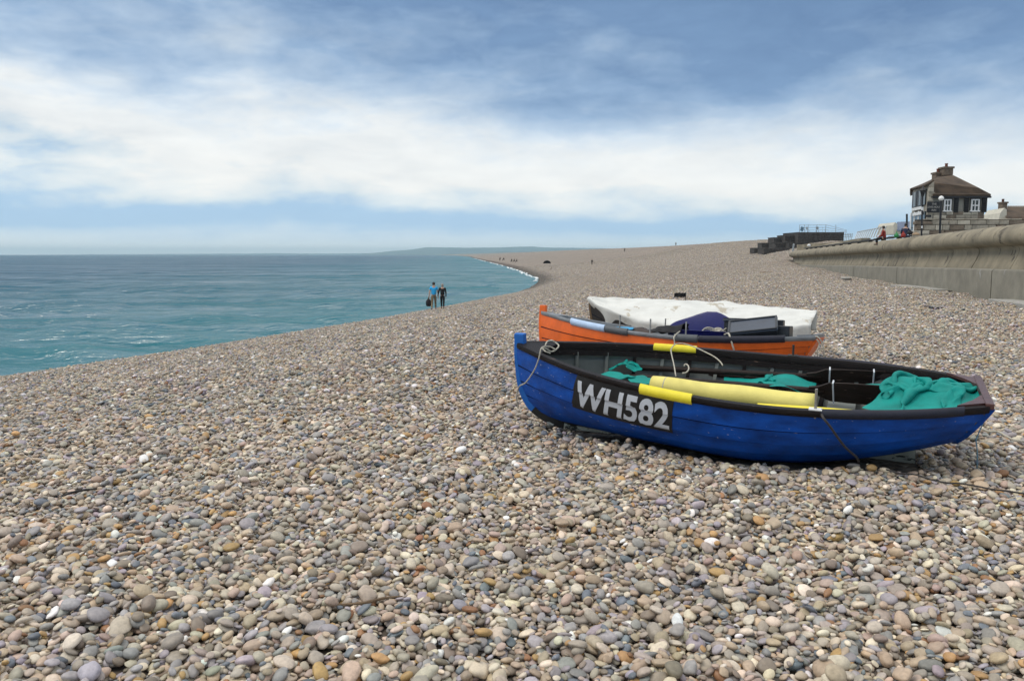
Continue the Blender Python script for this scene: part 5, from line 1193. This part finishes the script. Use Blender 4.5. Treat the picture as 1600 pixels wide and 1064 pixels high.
def unit_pebble(seed, sub):
    r = np.random.default_rng(seed); bm = bmesh.new(); bmesh.ops.create_icosphere(bm, subdivisions=sub, radius=1)
    k1, k2, k3 = r.normal(0, 1, (3, 3)); p1, p2, p3 = r.uniform(0, 6.28, 3); ex = r.uniform(.82, 1.12); tp_ = r.uniform(-.22, .22)
    for v in bm.verts:
        p = np.array(v.co); p = np.sign(p)*np.abs(p)**ex; f = 1+.055*math.sin(1.7*k1@p+p1)+.045*math.sin(2.3*k2@p+p2)+.03*math.sin(3.1*k3@p+p3); p = p*f; p[1] *= 1+tp_*p[0]; p[2] *= 1+.4*tp_*p[1]
        v.co = p
    return bm
def drop(cands, hmap, x0, y0, res, r, sizes, settle=.06):
    """lay pebbles one after another on a height map; returns centre, axes, yaw, tilt"""
    out = []; ny, nx = hmap.shape
    for (x, y), a in zip(cands, sizes):
        b = a*r.uniform(.60, .95); c = a*r.uniform(.30, .58); yaw = r.uniform(0, PI); w = int(a/res)+1; i = int((y-y0)/res); j = int((x-x0)/res)
        if i-w < 0 or j-w < 0 or i+w+1 > ny or j+w+1 > nx: continue
        sub = hmap[i-w:i+w+1, j-w:j+w+1]; g = np.arange(-w, w+1)*res; U, Vv = np.meshgrid(g, g); cy, sy = math.cos(yaw), math.sin(yaw)
        q = ((U*cy+Vv*sy)/a)**2+((-U*sy+Vv*cy)/b)**2; mk = q < 1
        if not mk.any(): continue
        hh = sub[mk]; u, v = U[mk], Vv[mk]; u2, v2 = (u*u).mean()+1e-9, (v*v).mean()+1e-9; h0 = hh.mean()
        gx, gy = ((hh-h0)*u).mean()/u2, ((hh-h0)*v).mean()/v2; gl = math.hypot(gx, gy)
        if gl > .65: gx, gy = gx*.65/gl, gy*.65/gl
        pl = gx*u+gy*v; sq = np.sqrt(1-q[mk]); lo = np.max(hh-pl+c*sq); zc = max(min(lo, h0+c*1.25), h0+c*.2)-settle*c
        sub[mk] = np.maximum(hh, zc+pl+c*sq); out.append((x, y, zc, a, b, c, yaw, gx, gy))
    return np.array(out)
def orient(o):
    """rotation matrices and eulers for dropped pebbles"""
    n = len(o); N = np.stack([-o[:, 7], -o[:, 8], np.ones(n)], -1); N /= np.linalg.norm(N, axis=1, keepdims=True)
    ax = np.stack([np.cos(o[:, 6]), np.sin(o[:, 6]), np.zeros(n)], -1); ax -= N*(ax*N).sum(1, keepdims=True); ax /= np.linalg.norm(ax, axis=1, keepdims=True); ay = np.cross(N, ax)
    M = np.stack([ax, ay, N], -1)
    ey = -np.arcsin(np.clip(M[:, 2, 0], -1, 1)); exx = np.arctan2(M[:, 2, 1], M[:, 2, 2]); ez = np.arctan2(M[:, 1, 0], M[:, 0, 0])
    return M, np.stack([exx, ey, ez], -1)
def psizes(n, r, med=.0200, sg=.33): return np.clip(np.exp(r.normal(math.log(med), sg, n)), .0115, .050)
r = np.random.default_rng(21)
FAR = 9.6; res = .0072
hx0, hx1, hy0, hy1 = -8.2, 8.2, 1.9, FAR+.3
nx, ny = int((hx1-hx0)/res), int((hy1-hy0)/res)
gxx, gyy = np.meshgrid(hx0+np.arange(0, nx, 8)*res, hy0+np.arange(0, ny, 8)*res); base = gz(gxx, gyy)-.075
hmap = np.repeat(np.repeat(base, 8, 0), 8, 1)[:ny, :nx].astype(np.float64)
def in_hull(x, y, z):
    inside = np.zeros(len(x), bool)
    for B_ in (blue, orange, white):
        Mi = np.array(B_.Mi); lx = Mi[0, 0]*x+Mi[0, 1]*y+Mi[0, 2]*z+Mi[0, 3]; ly = Mi[1, 0]*x+Mi[1, 1]*y+Mi[1, 2]*z+Mi[1, 3]; lz = Mi[2, 0]*x+Mi[2, 1]*y+Mi[2, 2]*z+Mi[2, 3]
        t = np.clip(lx/(B_.L*B_.sc), 0, 1); b = B_.hb(t)*B_.sc; c = np.clip(np.abs(ly)/b, 0, 1)**1.5; dr = np.sqrt(1-c**2); zs = B_.zsh(t)*B_.sc; zb_ = zs-(zs-.03)*dr-np.where(t < .1, 0, 0)
        inside |= (lx > .25) & (lx < 3.45*B_.sc) & (np.abs(ly) < b*.9) & (lz > zb_-.035)
    return inside
def wedge(sp):
    X, Y = np.meshgrid(np.arange(hx0, hx1, sp), np.arange(hy0, hy1, sp)); X = X.ravel()+r.uniform(-.48, .48, X.size)*sp; Y = Y.ravel()+r.uniform(-.48, .48, Y.size)*sp
    k = (np.abs(X) < Y*.70+.75) & (Y < FAR+r.uniform(-.25, .2, X.size)) & ~in_hull(X, Y, gz(X, Y)); X, Y = X[k], Y[k]; p = r.permutation(len(X)); return np.stack([X[p], Y[p]], -1)
c1 = wedge(.0335); o1 = drop(c1, hmap, hx0, hy0, res, r, psizes(len(c1), r)); c2 = wedge(.0465); s2 = psizes(len(c2), r, .0212, .38); o2 = drop(c2, hmap, hx0, hy0, res, r, s2, .12)
o3 = drop(wedge(.50)[:], hmap, hx0, hy0, res, r, r.uniform(.034, .054, 9999), .38)
ob = np.concatenate([o1, o2, o3]); Mo, Eu = orient(ob); colr = colours(len(ob), r)
dist = np.hypot(np.hypot(ob[:, 0], ob[:, 1]), ob[:, 2]-CZ); vis = np.abs(ob[:, 0]) < ob[:, 1]*.655+.05
# what stays on top and shows largest: cut by the height map
ii = np.clip(((ob[:, 1]-hy0)/res).astype(int), 0, ny-1); jj = np.clip(((ob[:, 0]-hx0)/res).astype(int), 0, nx-1); topm = hmap[ii, jj] < ob[:, 2]+ob[:, 5]*1.25
dep = ob[:, 1]*math.cos(PITCH)-(ob[:, 2]-CZ)*math.sin(PITCH); prow = 532-FPX*((ob[:, 2]-CZ)*math.cos(PITCH)+ob[:, 1]*math.sin(PITCH))/dep
show = ob[:, 3]*np.sqrt(ob[:, 4]*ob[:, 5]/ob[:, 3]**2)/dist*np.where(vis & topm & (prow < 1056), 1, 0); order = np.argsort(-show); near_i = order[:300]; rest = order[300:]
NPEB = 14; protos = []
for k in range(NPEB):
    bm = unit_pebble(100+k, 3); me = bpy.data.meshes.new('pebble'); bm.to_mesh(me); bm.free(); me.polygons.foreach_set('use_smooth', [True]*len(me.polygons))
    vc = me.attributes.new('vcol', 'FLOAT_COLOR', 'POINT'); vc.data.foreach_set('color', np.ones(4*len(me.vertices), np.float32)); me.materials.append(M_peb); protos.append(me)
lowp = []
for k in range(NPEB):
    bm = unit_pebble(100+k, 2); me = bpy.data.meshes.new('pebble_shape'); bm.to_mesh(me); bm.free(); me.polygons.foreach_set('use_smooth', [True]*len(me.polygons))
    vc = me.attributes.new('vcol', 'FLOAT_COLOR', 'POINT'); vc.data.foreach_set('color', np.ones(4*len(me.vertices), np.float32)); me.materials.append(M_peb); lowp.append(me)
for q, i in enumerate(near_i):
    o = bpy.data.objects.new('pebble', protos[q % NPEB]); COL.objects.link(o); o.parent = beach; o.location = ob[i, :3]; o.rotation_euler = Eu[i]; o.scale = ob[i, 3:6]
    o['pcol'] = [float(x) for x in colr[i]]
def instancer(name, meshes, pos, eul, scl_, col, kind_parent, vis_idx):
    me = bpy.data.meshes.new(name); n = len(pos); me.vertices.add(n); me.vertices.foreach_set('co', np.asarray(pos, np.float32).ravel())
    for nm, ty, arr, key in (('rot', 'FLOAT_VECTOR', eul, 'vector'), ('scl', 'FLOAT_VECTOR', scl_, 'vector'), ('pcol', 'FLOAT_COLOR', np.concatenate([col, np.ones((n, 1))], 1), 'color')):
        a = me.attributes.new(nm, ty, 'POINT'); a.data.foreach_set(key, np.asarray(arr, np.float32).ravel())
    a = me.attributes.new('idx', 'INT', 'POINT'); a.data.foreach_set('value', np.asarray(vis_idx, np.int32))
    o = link(name, me, kind_parent); ng = bpy.data.node_groups.new(name, 'GeometryNodeTree'); ng.interface.new_socket('Geometry', in_out='INPUT', socket_type='NodeSocketGeometry'); ng.interface.new_socket('Geometry', in_out='OUTPUT', socket_type='NodeSocketGeometry')
    N = ng.nodes; gi, go = N.new('NodeGroupInput'), N.new('NodeGroupOutput'); ip = N.new('GeometryNodeInstanceOnPoints'); ci = N.new('GeometryNodeCollectionInfo')
    cc = bpy.data.collections.new(name+'_shapes')
    for k, mm in enumerate(meshes): cc.objects.link(bpy.data.objects.new('shape_%03d' % k, mm))
    ci.inputs['Collection'].default_value = cc; ci.inputs['Separate Children'].default_value = True; ci.inputs['Reset Children'].default_value = True
    def attr(nm, ty):
        x = N.new('GeometryNodeInputNamedAttribute'); x.data_type = ty; x.inputs['Name'].default_value = nm; return x.outputs['Attribute']
    er = N.new('FunctionNodeEulerToRotation'); L = ng.links; L.new(attr('rot', 'FLOAT_VECTOR'), er.inputs[0])
    L.new(gi.outputs[0], ip.inputs['Points']); L.new(ci.outputs[0], ip.inputs['Instance']); ip.inputs['Pick Instance'].default_value = True; L.new(attr('idx', 'INT'), ip.inputs['Instance Index'])
    L.new(er.outputs[0], ip.inputs['Rotation']); L.new(attr('scl', 'FLOAT_VECTOR'), ip.inputs['Scale']); L.new(ip.outputs[0], go.inputs[0])
    md = o.modifiers.new('scatter', 'NODES'); md.node_group = ng; tag(o, kind='stuff'); return o
instancer('shingle', lowp, ob[rest, :3], Eu[rest], ob[rest, 3:6], colr[rest], beach, np.arange(len(rest)) % NPEB)

# beyond: small heaps of pebbles laid side by side
heaps = []
for k in range(12):
    rk = np.random.default_rng(500+k); nn = 110; hm = np.zeros((nn, nn)); S_ = .0095
    def cl(sp):
        X, Y = np.meshgrid(np.arange(-.46, .46, sp), np.arange(-.46, .46, sp)); X = X.ravel()+rk.uniform(-.48, .48, X.size)*sp; Y = Y.ravel()+rk.uniform(-.48, .48, Y.size)*sp; p = rk.permutation(len(X)); return np.stack([X[p], Y[p]], -1)
    a1 = cl(.038); q1 = drop(a1, hm, -.52, -.52, S_, rk, psizes(len(a1), rk, .0215, .34)); a2 = cl(.053); q2 = drop(a2, hm, -.52, -.52, S_, rk, psizes(len(a2), rk, .023, .38), .3)
    qq = np.concatenate([q1, q2]); qq = qq[np.hypot(qq[:, 0], qq[:, 1]) < .30+rk.uniform(-.03, .03, len(qq))]; Mq, _ = orient(qq); cq = colours(len(qq), rk)
    bm = unit_pebble(900+k, 1); bv = np.array([v.co[:] for v in bm.verts]); bf = np.array([[v.index for v in f.verts] for f in bm.faces]); bm.free()
    Vq = np.einsum('nij,vj,nj->nvi' if False else 'nij,nvj->nvi', Mq, bv[None]*qq[:, None, 3:6])+qq[:, None, :3]-np.array([0, 0, .06])
    F = (bf[None]+(np.arange(len(qq))*len(bv))[:, None, None]).reshape(-1, 3); me = bpy.data.meshes.new('pebble_heap'); me.from_pydata(Vq.reshape(-1, 3).tolist(), [], F.tolist()); me.polygons.foreach_set('use_smooth', [True]*len(me.polygons))
    vc = me.attributes.new('vcol', 'FLOAT_COLOR', 'POINT'); vc.data.foreach_set('color', np.concatenate([np.repeat(cq, len(bv), 0), np.ones((len(cq)*len(bv), 1))], 1).astype(np.float32).ravel()); me.materials.append(M_peb); heaps.append(me)
pp = []
y = -2.5; row = 0
while y < 254:
    sp = .40 if y < 60 else .46 if y < 125 else .62; half = max(y*.70+4.0, 12.0); xs = np.arange(-half, half, sp)+(row % 2)*sp/2
    yy = np.full(len(xs), y)+r.uniform(-.1, .1, len(xs)); xs = xs+r.uniform(-.1, .1, len(xs)); k = (xs > WX(yy)+.5) & (xs < np.where(yy < 126, wall_xy(yy)-.72, WX(yy)+62)) & ((np.abs(xs) > yy*.70+.70) | (yy > FAR-.15) | (yy < 2.05)); pp.append(np.stack([xs[k], yy[k]], -1)); y += sp*.87; row += 1
pp = np.concatenate(pp); pp = pp[r.random(len(pp)) < np.clip((262-pp[:, 1])/70, 0, 1)]; pz = gz(pp[:, 0], pp[:, 1]); kk = ~in_hull(pp[:, 0], pp[:, 1], pz); pp, pz = pp[kk], pz[kk]; e = .3
sx = (gz(pp[:, 0]+e, pp[:, 1])-gz(pp[:, 0]-e, pp[:, 1]))/(2*e); sy = (gz(pp[:, 0], pp[:, 1]+e)-gz(pp[:, 0], pp[:, 1]-e))/(2*e)
ho_ = np.zeros((len(pp), 9)); ho_[:, 6] = r.uniform(0, 2*PI, len(pp)); ho_[:, 7] = sx; ho_[:, 8] = sy; _, he = orient(ho_)
wet = np.clip((pz-.18)/.38+r.normal(0, .12, len(pz)), 0, 1)[:, None]*.58+.42
tint = wet*np.clip(r.normal(1, .05, (len(pp), 1))*r.normal(1, .015, (len(pp), 3)), .7, 1.3)
instancer('shingle', heaps, np.stack([pp[:, 0], pp[:, 1], pz], -1), he, np.repeat(r.uniform(.92, 1.12, (len(pp), 1))*np.where(pp[:, 1:] > 125, 1.45, 1), 3, 1), tint, beach, r.integers(0, 12, len(pp)))
print('pebbles', len(ob), 'heaps', len(pp))
